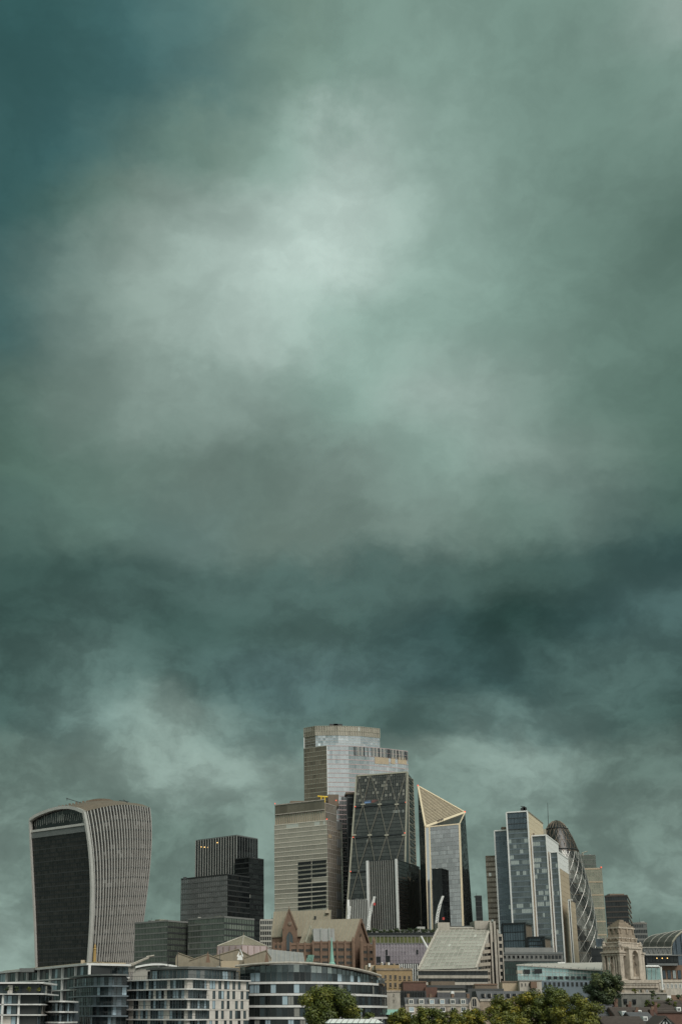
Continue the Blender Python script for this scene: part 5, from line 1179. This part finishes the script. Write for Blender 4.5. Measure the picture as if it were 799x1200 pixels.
# ------------------------------------------------------------------ old houses at the lower right
Yr = 330.
rt, p, q = low('grey_stone_wall_house', 'blank grey stone house with chimneys below the monument tower', 727, 781, 1164, Yr + 30, 10, mat('stone_grey', (.17, .165, .145), .9, var=.35, scale=.6, streak=.3, bump=.4), parapet=('stone_pale', .4))
for x, y in ((731, 1171), (741.5, 1171.5), (757, 1172)):
    boxpart(rt, 'dark_window', 'glass_black', x, x + 3.5, y, y + 5, Yr + 29.6, .5); boxpart(rt, 'window_frame', 'dark_metal', x - .4, x + 3.9, y - .6, y, Yr + 29.5, .6)
for x, y in ((728, 1162), (752, 1161.5), (777, 1162.5)): boxpart(rt, 'chimney', 'stone_warm', x, x + 3, y - 2, y + 3, Yr + 33, 2)
def oldhouse(label, x0, x1, ye, yr, Y, roof, wall, dorm=(), ch=(), d=12):
    r_ = thing('old_house', label, 'house', at(x0, 1200, Y), 'old tiled houses at the lower right')
    FL, FR = at(x0, ye, Y), at(x1, ye, Y); zr = at(x0, yr, Y + d / 2).z; gabled(r_, FL, FR, (0, d), GZ, FL.z, zr, wall, roof, None, .4)
    for k in range(1, 7):
        t = k / 7; MB().bar(lerp(FL, v3(FL, zr) + Vector((0, d / 2, 0)), t) + Vector((0, -.1, .45)), lerp(FR, v3(FR, zr) + Vector((0, d / 2, 0)), t) + Vector((0, -.1, .45)), (0, -.6, .8), .5, .08).build('tile_course', roof, r_)
    for x, y in dorm: boxpart(r_, 'dormer', 'white_paint', x - 2.6, x + 2.6, y - 2.8, y + 2.8, Y - .3, 4); winpx(r_, x - 2, x + 2, 1, y - 2, y + 2.2, Y - .35, .95, 'glass_home', 'white_paint', .12, 1)
    for x, y in ch:
        boxpart(r_, 'chimney', 'brick_red', x - 2, x + 2, y - 4, y + 6, Y + d / 2, 2)
        for o in (-1, 0, 1): c = at(x + o, y - 4, Y + d / 2 + 1); MB().lathe([(.2, 0), (.16, .8), (.2, .85)], c, 6).build('chimney_pot', 'brown_stone', r_)
    return r_
oldhouse('dark tiled house with two small white dormers', 721, 770, 1193, 1182, Yr, 'tile_brown', 'brick_red', ((731, 1187.5), (749, 1186.5)), ((768, 1182), (738, 1181), (722, 1183)))
oldhouse('steep dark-roofed house below the dark green plane tree', 700, 725, 1191, 1178, Yr + 6, 'slate', 'stone_warm', (), ((722, 1178),))
oldhouse('brick house with dark roof at the right frame edge', 768, 806, 1186, 1174, Yr + 12, 'tile_brown', 'brick_red', ((795, 1183),), ((781, 1180), (797, 1176)))
oldhouse('dark slate house with a red chimney left of the half-timbered gable', 742, 768, 1198, 1188, Yr - 16, 'slate', 'brick_red', ((756, 1194),), ((746, 1188), (764, 1187)))
oldhouse('low brown-roofed house along the bottom edge', 708, 758, 1204, 1193, Yr - 30, 'tile_brown', 'stone_warm', (), ())
r_ = thing('half_timbered_gable', 'black and white half-timbered gable at the bottom edge', 'house', at(779, 1200, 298))
a, b_, p = at(766, 1204, 298), at(793, 1204, 298), at(779, 1192, 298); m = MB(); m.quad([v3(a, GZ), v3(b_, GZ), b_, p, a]); m.build('gable', 'white_paint', r_)
for q, s in ((a, 0), (b_, 1)):
    t = Vector((0, 0, .4)); o = Vector((0, 9, 0)); e = Vector((0, -.5, 0)); MB().hexa([q + e, p + e, p + o, q + o, q + e + t, p + e + t, p + o + t, q + o + t]).build('roof', 'tile_brown', r_)
for x0, y0, x1, y1 in ((774, 1200, 779, 1194), (784, 1200, 779, 1194), (779, 1194, 779, 1204), (771, 1200.5, 788, 1200.5), (775, 1204, 775, 1198.5), (783, 1204, 783, 1198.5)): MB().bar(at(x0, y0, 297.9), at(x1, y1, 297.9), (0, -1, 0), .3, .08).build('timber', 'black_metal', r_)
MB().prism([(a.x, 298.3), (b_.x, 298.3), (b_.x, 307), (a.x, 307)], GZ, a.z).build('wall', 'white_paint', r_)
rt, p, q = low('dark_yard_wall', 'dark brick yard wall behind the tiled houses', 768, 812, 1166, Yr + 40, 6, 'brown_stone'); boxpart(rt, 'white_bay', 'white_paint', 781, 786, 1166.5, 1172, Yr + 38, 2)

# ------------------------------------------------------------------ riverside apartments and offices
def pathz(pp, Z): return [atz(x, y, Z) for x, y in pp]
def resample(P_, step):
    L = [0]
    for a, b in zip(P_, P_[1:]): L.append(L[-1] + (b - a).length)
    n = max(2, round(L[-1] / step)); out = []
    for k in range(n + 1):
        s = L[-1] * k / n; i = max(0, min(len(P_) - 2, int(np.searchsorted(L, s, side='right')) - 1)); out.append(lerp(P_[i], P_[i + 1], (s - L[i]) / max(1e-6, L[i + 1] - L[i])))
    return out
def nrm(a, b): return Vector((b.y - a.y, a.x - b.x, 0)).normalized()
def slab(root, P_, z, th, out, m, name='slab', back=3.):
    """floor edge that follows the front path, standing out metres proud"""
    mb = MB(); N = []
    for i in range(len(P_)):
        a, b = P_[max(0, i - 1)], P_[min(len(P_) - 1, i + 1)]; N.append(nrm(a, b))
    for i in range(len(P_) - 1):
        a, b = v3(P_[i], z), v3(P_[i + 1], z); o = Vector((0, 0, th)); q = [a + N[i] * out, b + N[i + 1] * out, b - N[i + 1] * back, a - N[i] * back]
        mb.hexa(q + [v + o for v in q])
    return mb.build(name, m, root)
def mass(root, P_, z0, z1, m, depth=12., name='core', set_=1.05):
    Q_ = [v3(p, 0) for p in P_]; N0, N1 = nrm(Q_[0], Q_[1]), nrm(Q_[-2], Q_[-1]); Q2 = []
    for i, p in enumerate(Q_):
        n = nrm(Q_[max(0, i - 1)], Q_[min(len(Q_) - 1, i + 1)]); Q2.append(p - n * set_)
    poly = Q2 + [Q_[-1] - N1 * depth, Q_[0] - N0 * depth]
    return MB().prism(ccw(poly), z0, z1).build(name, m, root)
def bays(root, P_, z, h, kinds, setb=.35):
    """one storey: each bay of the path takes window, wall panel, recess or column from kinds(i)"""
    for i in range(len(P_) - 1):
        a, b = v3(P_[i], 0), v3(P_[i + 1], 0); n = nrm(a, b); k = kinds(i); c = (a + b) / 2 - n * setb; w = (b - a).length
        if k is None: continue
        if k[0] == 'win': window(root, (c.x, c.y, z), b - a, n, w * k[3] if len(k) > 3 else w, h, k[1], k[2], .09, 0)
        elif k[0] == 'win2': window(root, (c.x, c.y, z), b - a, n, w, h, k[1], k[2], .08, 1)
        elif k[0] == 'panel': MB().bar(v3(c, z), v3(c, z + h), n, w, .12, back=.3).build('wall_panel', k[1], root)
        elif k[0] == 'slot':       # wall with a window in its middle
            MB().bar(v3(c, z), v3(c, z + h), n, w, .12, back=.3).build('wall_panel', k[1], root); cc = c + n * .13; off = (b - a).normalized() * (w * k[3]); window(root, (cc.x + off.x, cc.y + off.y, z + .25), b - a, n, w * .5, h - .45, k[2], 'dark_metal', .08, 0)
def rail(root, P_, z, out, m='dark_metal', name='railing'):
    mb = MB(); q = [v3(p, z + 1.05) + nrm(P_[max(0, i - 1)], P_[min(len(P_) - 1, i + 1)]) * out for i, p in enumerate(P_)]
    mb.tube(q, .05, 4)
    for p in q: mb.tube([p, p - Vector((0, 0, 1.0))], .035, 4)
    return mb.build(name, m, root)

# white-banded apartment block, centre left
rt = thing('white_banded_apartments', 'apartment block with white floor bands, rounded corner and beige stone side', 'apartment block', at(222, 1190, 365))
Z0 = at(222, 1146.6, 360).z; pth = pathz([(146, 1149), (165, 1148.3), (185, 1147.6), (203, 1147.1), (213, 1146.8), (222, 1146.6), (231, 1146.9), (243, 1147.5), (260, 1148), (276, 1148.5), (292.3, 1149)], Z0)
P_ = resample(pth, 1.25); nb = len(P_) - 1
mass(rt, P_, GZ, Z0 - .05, 'dark_metal', 14)
cut = next(i for i, p in enumerate(P_) if 300 + F * p.x / p.y > 243 + 0) 
for f in range(7):
    z = Z0 - f * 3.02
    slab(rt, P_[:cut + 1] if f else P_, z - .33, .36, .75, 'band_white', 'floor_band')
    if f and f < 7: slab(rt, P_[cut:], z - .4, .42, -.12, 'travertine', 'stone_band', 1.0)
    zb = z - 3.02 + .06
    rv = [rnd.random() for _ in range(nb)]
    def kinds(i, f=f):
        x = rv[i]
        if i >= cut:
            g_ = (i + 2 * f) % 5
            return ('win', 'glass_home', 'dark_metal') if g_ in (1, 3) or (g_ == 4 and x < .3) else ('panel', 'travertine')
        if (i - cut // 2) % 7 in (0, 1) and i < cut - 6: return ('panel', 'travertine') if x < .7 else ('win', 'glass_home', 'dark_metal')
        return ('win', 'glass_home', 'blue_grey_metal') if x < .93 else ('panel', 'travertine')
    bays(rt, P_, zb, 2.62, kinds)
    if f < 6: rail(rt, P_[:cut + 1], zb + .0, .6)
tp = pathz([(172, 1149), (190, 1148.2), (222, 1147.6), (245, 1148), (280, 1149.4)], Z0); T_ = resample([p + Vector((0, 2.2, 0)) for p in tp], 1.5)
mass(rt, T_, Z0, Z0 + 3.7, 'mid_metal', 10, 'penthouse'); bays(rt, T_, Z0 + .3, 2.7, lambda i: ('win', 'glass_home', 'mid_metal') if rnd.random() < .72 else ('panel', 'mid_metal'), .2)
slab(rt, T_, Z0 + 3.3, .3, .5, 'mid_metal', 'roof_band', 4); slab(rt, T_, Z0 + 3.75, .35, -.3, 'concrete_dark', 'parapet', 4)
rail(rt, P_, Z0 + .05, .5)
clutter(rt, [T_[2], T_[-3], T_[-3] + Vector((0, 9, 0)), T_[2] + Vector((0, 9, 0))], Z0 + 4.0, 12, 8, mast=3, size=1.2)

# grey-blue curved apartments left of it
rt = thing('grey_curved_apartments', 'blue-grey apartment block with curved dark balconies', 'apartment block', at(120, 1190, 370))
Z1 = at(120, 1143.5, 372).z; pth = pathz([(85, 1146.5), (95, 1145), (108, 1143.9), (120, 1143.5), (133, 1143.3), (150, 1143.6)], Z1); P_ = resample(pth, 1.7)
mass(rt, P_, GZ, Z1, 'black_metal', 14)
slab(rt, P_, Z1, .5, 1.2, 'mid_metal', 'canopy', 8)
for f in range(7):
    z = Z1 - f * 3.05
    if f: slab(rt, P_, z - .35, .4, 1.0, 'blue_grey_metal', 'floor_band'); rail(rt, P_, z + .05, .9)
    bays(rt, P_, z - 3.05 + .06, 2.6, lambda i: ('win', 'glass_home', 'dark_metal') if rnd.random() < .85 else ('panel', 'blue_grey_metal'), .5)
pl_ = resample(pathz([(47, 1174.2), (60, 1173.4), (72, 1173.2), (84, 1173.6), (94, 1174.2)], at(70, 1173.2, 352).z), 1.7); Zb = at(70, 1173.2, 352).z
mass(rt, pl_, GZ, Zb, 'blue_grey_metal', 10, 'bay_core')
for f in range(4):
    z = Zb - f * 3.05; slab(rt, pl_[:-4], z - .3, .45, .8, 'band_white', 'bay_band'); bays(rt, pl_, z - 3.0, 2.5, lambda i: ('win', 'glass_home', 'dark_metal') if i < len(pl_) - 6 else ('panel', 'blue_grey_metal'), .3)

# long white-framed building at the far left, and the white-columned block before it
rt = thing('long_white_frame_building', 'long building with white roof slab and white columns at far left', 'apartment block', at(60, 1150, 370))
Z2 = at(105, 1130, 385).z; ca = pathz([(-3, 1140.4), (105, 1130)], Z2); cb_ = [ca[1], v3(at(152, 1131, 394), Z2)]
P_ = resample(ca, (ca[1] - ca[0]).length / 32); P2 = resample(cb_, 2.2)
mass(rt, [ca[0], ca[1], cb_[1]], GZ, Z2 - .1, 'dark_metal', 16)
slab(rt, [ca[0], ca[1], cb_[1]], Z2 - .3, .7, 1.0, 'band_white', 'roof_slab', 12)
slab(rt, [ca[0], ca[1], cb_[1]], Z2 + .45, .5, -2.5, 'tan_panel', 'roof_upstand', 5)
for f in range(3):
    zt = Z2 - .3 - f * 3.9; bays(rt, P_, zt - 3.5, 3.3, lambda i: ('win', 'glass_home', 'dark_metal') if rnd.random() < .9 else ('panel', 'mid_metal'), .6); bays(rt, P2, zt - 3.5, 3.3, lambda i: ('win', 'glass_home', 'dark_metal'), .6)
    if f: slab(rt, [ca[0], ca[1], cb_[1]], zt - .05, .4, .45, 'band_white', 'floor_band', 2)
    for k in range(0, len(P_), 4): p = P_[k]; n = nrm(ca[0], ca[1]); MB().bar(v3(p, zt - 3.9), v3(p, zt), n, .6, .35, back=.5).build('column', 'band_white', rt)
boxpart(rt, 'roof_box', 'mid_metal', 23, 40, 1134.5, 1139, 425, 8); boxpart(rt, 'roof_box', 'tan_panel', 95, 99, 1125, 1131, 396, 2)
rt = thing('white_column_apartments', 'apartment block with white columns and planted terrace at the left edge', 'apartment block', at(20, 1190, 345))
Z3 = at(25, 1152.3, 350).z; a, b_ = at(-8, 1152.3, 352), at(49, 1152.3, 349); c3 = at(64, 1152.3, 372); P_ = resample([a, b_, c3], 1.55); mass(rt, [a, b_, c3], GZ, Z3, 'dark_metal', 12)
slab(rt, [a, b_, c3], Z3 - .1, .45, 1.0, 'band_white', 'roof_slab', 10)
for f in range(6):
    z = Z3 - f * 3.0
    if f: slab(rt, P_, z - .3, .36, .5 if f > 1 else 1.6, 'band_white', 'floor_band')
    bays(rt, P_, z - 2.95, 2.45, lambda i: ('win', 'glass_home', 'dark_metal') if rnd.random() < .92 else ('panel', 'travertine'), .7)
    if f:
        for x in (4.5, 23.5, 48): p = at(x, 1160, 350.5); MB().bar((p.x, 350.8, z - 3), (p.x, 350.8, z - .3), (0, -1, 0), .6, .4).build('column', 'band_white', rt)
rail(rt, P_, Z3 - 2.95, 1.4)

# roof machinery: cleaning cradle with a boom, and a white vaulted roof
rt = thing('roof_cradle_crane', 'pale window-cleaning cradle with raised boom on the apartment roof', 'crane', at(150, 1138, 400)); rt.location.z = at(150, 1139, 400).z
boxpart(rt, 'carriage', 'stone_pale', 141, 149, 1130.5, 1139, 400, 3); boxpart(rt, 'counterweight', 'concrete', 150, 158, 1132, 1139, 401, 3); boxpart(rt, 'cab', 'stone_pale', 151.5, 156, 1128.5, 1132.5, 400.5, 2)
for d in (-.8, .8): MB().tube([at(154, 1131 + d, 400), at(175, 1122 + d * .6, 400)], .3, 5).build('boom_chord', 'stone_pale', rt)
z = MB()
for k in range(8): z.tube([at(154 + k * 2.6, 1131.8 - k * 1.14, 400), at(156.6 + k * 2.6, 1129.3 - k * 1.14, 400)], .2, 4)
z.build('lacing', 'stone_warm', rt); MB().tube([at(172, 1121.5, 400), at(181, 1120, 400)], .35, 5).build('boom_head', 'stone_pale', rt)
rt = thing('white_vault_roof', 'low white vaulted roof behind the white-banded apartments', 'building', at(183, 1131, 430)); m = MB(); pp = []
for k in range(13): s = k / 12; pp.append(at(156 + 52 * s, 1133.5 - 5.2 * math.sin(math.pi * (s * .8 + .1)) + 1.2 * (1 - s), 430))
o = Vector((0, 14, .3))
for k in range(12): m.hexa([pp[k] - Vector((0, 0, .7)), pp[k + 1] - Vector((0, 0, .7)), pp[k + 1] + o - Vector((0, 0, .7)), pp[k] + o - Vector((0, 0, .7)), pp[k], pp[k + 1], pp[k + 1] + o, pp[k] + o])
m.build('roof', 'white_metal', rt); MB().prism([(pp[0].x, 431), (pp[-1].x, 431), (pp[-1].x, 443), (pp[0].x, 443)], GZ, pp[0].z - .8).build('wall', 'concrete', rt)
rt = thing('gilded_post', 'slender ochre post in front of the flared tower', 'post', at(111, 1127, 520)); c = at(111, 1128, 520)
MB().lathe([(1.5, GZ - c.z), (1.2, -2), (1.2, 0), (.75, .4), (.6, 5.5), (.85, 5.8), (.4, 6.3), (.5, 7.0), (.08, 8.3)], c, 8).build('shaft', mat('ochre', (.36, .23, .08), .6), rt)

# curved office building, centre
rt = thing('curved_office_building', 'curved glass office building with white bands under a sweeping roof', 'office building', at(370, 1190, 390))
plan = [at(x, 1151, Y) for x, Y in ((281, 393), (300, 389.5), (320, 387), (341, 385.5), (362, 385.5), (382, 387), (401, 390), (418.5, 395), (434, 402), (446, 412), (452.5, 422))]
P_ = resample(plan, 1.95); ZB = at(355, 1151.5, 385.5).z
mass(rt, P_, GZ, ZB + .4, 'black_metal', 16)
for f in range(6):
    z = ZB - f * 3.75; end = len(P_) - 7 if f == 0 else len(P_)
    slab(rt, P_[:end], z - .38, .72, .25, 'band_white', 'white_band', 1.5)
    bays(rt, P_, z - 3.75 + .4, 2.95, lambda i: ('win2' if i % 2 else 'win', 'glass_dark' if rnd.random() < .6 else 'glass_home', 'dark_metal'), .1)
cpx = [(276, 1133), (300, 1130.6), (320, 1129.5), (341, 1129), (362, 1129.7), (388, 1132), (404, 1134.4), (419.6, 1137.2), (434, 1140.7), (446, 1144.6)]
can = [at(x, y, lerp(0, 1, 0) + float(np.interp(x, [281, 300, 320, 341, 362, 382, 401, 418.5, 434, 446], [393, 389.5, 387, 385.5, 385.5, 387, 390, 395, 402, 412])) - 2.5) for x, y in cpx]
cz = lambda p: float(np.interp(p.x, [q.x for q in can], [q.z for q in can]))
T_ = P_[:]
for i in range(len(T_) - 1):          # tall panes of the top storey reach the canopy
    a, b = T_[i], T_[i + 1]; n = nrm(a, b); za, zb = cz(a) - .2, cz(b) - .2; lo_ = ZB + .5
    if min(za, zb) < lo_ + .8: continue
    for r_ in range(2):
        f0, f1 = r_ * .55, .55 + r_ * .45
        pn = MB().quad([v3(a, lerp(lo_, za, f0)) - n * .5, v3(b, lerp(lo_, zb, f0)) - n * (.5 + rnd.gauss(0, .02)), v3(b, lerp(lo_, zb, f1)) - n * .5, v3(a, lerp(lo_, za, f1)) - n * (.5 + rnd.gauss(0, .02))], 0, rnd.random()).build('pane', 'glass_office' if r_ else 'glass_home', rt)
    MB().bar(v3(a, lo_), v3(a, za), n, .1, -.35, back=.5).build('mullion', 'mid_metal', rt)
m = MB(); N = len(can); t = Vector((0, 0, .55))
for k in range(N - 1):
    n0, n1 = nrm(can[max(0, k - 1)], can[min(N - 1, k + 1)]), nrm(can[k], can[min(N - 1, k + 2)]) if k < N - 2 else nrm(can[k], can[k + 1])
    a, b = can[k], can[k + 1]; m.hexa([a, b, b - n1 * 14 + t * 1.2, a - n0 * 14 + t * 1.2, a + t, b + t, b - n1 * 14 + t * 2.2, a - n0 * 14 + t * 2.2])
m.build('roof', 'concrete', rt); e = MB(); e.tube([p + t * .5 for p in can], .42, 6); e.build('roof_edge', 'stone_pale', rt)
mass(rt, P_[:-9], ZB + .4, ZB + 4.2, 'dark_metal', 10, 'top_core', 4.)
clutter(rt, [P_[4], P_[-14], P_[-14] + Vector((2, 14, 0)), P_[4] + Vector((2, 14, 0))], ZB + 5.6, 6, 5, mast=2, size=1.4)

# white roof of a river pavilion at the bottom edge
rt = thing('river_pavilion', 'white ribbed roof just showing at the bottom edge before the round tree', 'pavilion', at(405, 1200, 275))
a, b_ = at(383, 1199, 275), at(449, 1199, 275); m = MB(); t = Vector((0, 0, .35)); top = Vector((1.0, 4, .9)); m.hexa([a, b_, b_ + Vector((0, 9, 0)), a + Vector((0, 9, 0)), a + top, b_ + top + Vector((-2, 0, 0)), b_ + Vector((-1, 6, .9)), a + Vector((1, 6, .9))]); m.build('roof', 'white_paint', rt)
for k in range(10): p = lerp(a, b_, (k + .5) / 10); MB().bar(p, p + top * .98, Vector((0, -.3, .95)), .16, .12).build('rib', 'pale_metal', rt)
MB().prism([(a.x + .3, 275.3), (b_.x - .3, 275.3), (b_.x - .3, 283), (a.x + .3, 283)], GZ, a.z).build('wall', 'glass_home', rt)

# ------------------------------------------------------------------ trees and planting
def leafmat(name, stops):
    m = bpy.data.materials.new(name); m.use_nodes = True; t = m.node_tree; b = t.nodes['Principled BSDF']; at_ = t.nodes.new('ShaderNodeAttribute'); at_.attribute_name = 'v'
    rp = t.nodes.new('ShaderNodeValToRGB'); t.links.new(at_.outputs['Fac'], rp.inputs[0]); e = rp.color_ramp.elements
    e[0].position, e[0].color = stops[0][0], (*stops[0][1], 1); e[1].position, e[1].color = stops[-1][0], (*stops[-1][1], 1)
    for p, c in stops[1:-1]: k = e.new(p); k.color = (*c, 1)
    t.links.new(rp.outputs[0], b.inputs['Base Color']); b.inputs['Roughness'].default_value = .6
    MATS[name] = m
leafmat('leaves_olive', [(0, (.04, .054, .007)), (.5, (.115, .118, .010)), (.85, (.21, .178, .013)), (1, (.30, .22, .018))])
leafmat('leaves_green', [(0, (.028, .044, .006)), (.6, (.078, .096, .010)), (1, (.18, .165, .014))])
leafmat('leaves_dark', [(0, (.02, .034, .014)), (.6, (.042, .062, .02)), (1, (.10, .11, .026))])
def leafcloud(mb, centres, nper, size, seed, shade=None):
    g = random.Random(seed)
    for (c, r, v0) in centres:
        for _ in range(int(nper * r * r)):
            d = Vector((g.gauss(0, 1), g.gauss(0, 1), g.gauss(0, 1))).normalized(); p = Vector(c) + Vector((d.x, d.y, d.z * .8)) * r * (g.random() ** .35)
            n = (d * 1.3 + Vector((g.gauss(0, .45), g.gauss(0, .45), g.gauss(.25, .45)))).normalized(); u = n.cross(Vector((g.random() - .5, g.random() - .5, g.random()))).normalized(); w = n.cross(u); s = size * (.6 + .8 * g.random())
            mb.quad([p - u * s, p - w * s * .6, p + u * s, p + w * s * .6], 0, min(1, max(0, v0 + g.gauss(0, .11))))
def tree(name, label, px, pyt, half, pyb, Y, leaf, seed, cat='tree', n=34, group='plane trees along the bottom', dens=80):
    g = random.Random(seed); top = at(px, pyt, Y); rx = half * Y / F; rz = (top.z - at(px, pyb, Y).z) / 2; cz_ = top.z - rz
    rt = thing(name, label, cat, (top.x, Y, 0), group); c = Vector((top.x, Y, cz_)); cent = []; tips = []
    for k in range(n):
        th, ph = g.random() * 2 * math.pi, math.acos(1 - 2 * (k + .5) / n); rr = .62 + .26 * g.random()
        q = c + Vector((math.cos(th) * math.sin(ph) * rx * rr, math.sin(th) * math.sin(ph) * rx * rr * .9, math.cos(ph) * rz * rr)); r = rx * (.2 + .16 * g.random()); cent.append((q, r, .15 + .65 * g.random())); tips.append(q)
    for k in range(n // 3): cent.append((c + Vector((g.gauss(0, .3) * rx, g.gauss(0, .3) * rx, g.gauss(0, .3) * rz)), rx * .33, .3))
    mb = MB(); leafcloud(mb, cent, dens, .27, seed); mb.build('crown', leaf, rt)
    t0 = Vector((top.x, Y, GZ)); fork = Vector((top.x + g.gauss(0, .2), Y, max(GZ + 3, cz_ - rz * .7))); trk = MB().tube([t0, lerp(t0, fork, .5) + Vector((.15, 0, 0)), fork], [.55, .45, .38], 8).build('trunk', 'bark', rt)
    for q in tips[::3]: MB().tube([fork, lerp(fork, q, .5) + Vector((g.gauss(0, .4), g.gauss(0, .4), .5)), q], [.22, .13, .05], 5).build('limb', 'bark', trk)
    return rt
tree('plane_tree', 'round green tree in front of the curved office building', 384, 1152.5, 36, 1214, 300, 'leaves_green', 3, n=42)
tree('plane_tree', 'small green tree at the right foot of the round tree', 424, 1180, 14, 1212, 306, 'leaves_green', 11, n=16)
for px, pt, hf, Y, lf, sd, lab in ((470, 1181, 17, 318, 'leaves_olive', 21, 'olive autumn tree furthest along before the mansard terrace'), (500, 1177.5, 19, 314, 'leaves_green', 22, 'low green tree before the mansard terrace'), (528, 1183, 17, 306, 'leaves_olive', 23, 'yellowing low tree before the arched gable house'),
        (556, 1182, 17, 310, 'leaves_olive', 24, 'small yellowing tree under the arched gable'), (588, 1167, 22, 322, 'leaves_olive', 25, 'olive tree below the brown flat-roofed block'), (617, 1158, 27, 316, 'leaves_olive', 26, 'broad yellow-green tree below the teal glass building'),
        (645, 1154, 25, 312, 'leaves_green', 27, 'tall olive-green tree in the middle of the tree row'), (672, 1160, 26, 300, 'leaves_olive', 28, 'large autumn tree left of the old tiled houses'), (596, 1185, 22, 288, 'leaves_olive', 29, 'yellow-green tree crown at the bottom edge')):
    tree('plane_tree', lab, px, pt, hf, 1215, Y, lf, sd, n=34)
tree('plane_tree', 'dark green round tree beside the monument tower', 706, 1134.5, 23, 1184, 345, 'leaves_dark', 31, n=40)
# terrace shrubs and climbing plants
def shrub(label, px, pt, half, pb, Y, leaf, seed, nm='shrub', grp='shrubs by the old houses'):
    g = random.Random(seed); a = at(px, pt, Y); b = at(px, pb, Y); w = half * Y / F; h = a.z - b.z; rt = thing(nm, label, 'shrub', (a.x, Y, 0), grp); rt.location.z = b.z
    cent = [(Vector((a.x + g.uniform(-w, w) * .7, Y + g.uniform(-w, w) * .6, b.z + h * (.15 + .75 * g.random()))), max(.35, min(w, h) * .38), .2 + .5 * g.random()) for _ in range(9)]
    mb = MB(); leafcloud(mb, cent, 170, .19, seed); mb.build('foliage', leaf, rt); MB().tube([Vector((a.x, Y, b.z - .2)), Vector((a.x, Y, b.z + h * .6))], .1, 5).build('stem', 'bark', rt)
for k, (x, y0, w, y1, Yk, lab) in enumerate(((765, 1160.5, 4.5, 1168, 356, 'dark shrub on top of the grey stone house'), (757.5, 1170.5, 4, 1180, 340, 'leafy shrub between the white dormer and the grey wall'), (767, 1168, 5, 1184, 338, 'tall leafy shrub by the grey stone wall'), (785, 1169, 6, 1184, 345, 'spreading dark shrub before the brick house'), (797, 1163, 5, 1176, 350, 'dark shrub at the right frame edge'), (743, 1158.5, 4, 1164, 352, 'low yellowish shrub behind the grey stone house'))):
    shrub(lab, x, y0, w, y1, Yk, 'leaves_green' if k not in (0, 4, 5) else ('leaves_olive' if k == 5 else 'leaves_dark'), 60 + k)
for k in range(11):
    x = 424 + k * 8.1 + rnd.uniform(-1, 1); shrub(('leftmost', 'second', 'third', 'fourth', 'fifth', 'sixth', 'seventh', 'eighth', 'ninth', 'tenth', 'last')[k] + ' dark shrub counted from the left along the planted roof terrace', x, 1087.5 + rnd.random() * 2, 4.6, 1093.5, 652, 'leaves_dark', 80 + k, 'terrace_shrub', 'shrubs along the planted roof terrace')
for k, (x, lab) in enumerate(((9, 'green pot plant nearest the frame edge on the left terrace'), (20, 'second pot plant from the frame edge on the left terrace'), (34, 'reddish pot plant mid-way along the left terrace'), (46, 'bushy pot plant at the end of the left terrace'))):
    shrub(lab, x, 1156.5, 2.6, 1161.5, 348.8, 'leaves_olive' if k > 1 else 'leaves_dark', 95 + k, 'pot_plant', 'pot plants on the left terrace')
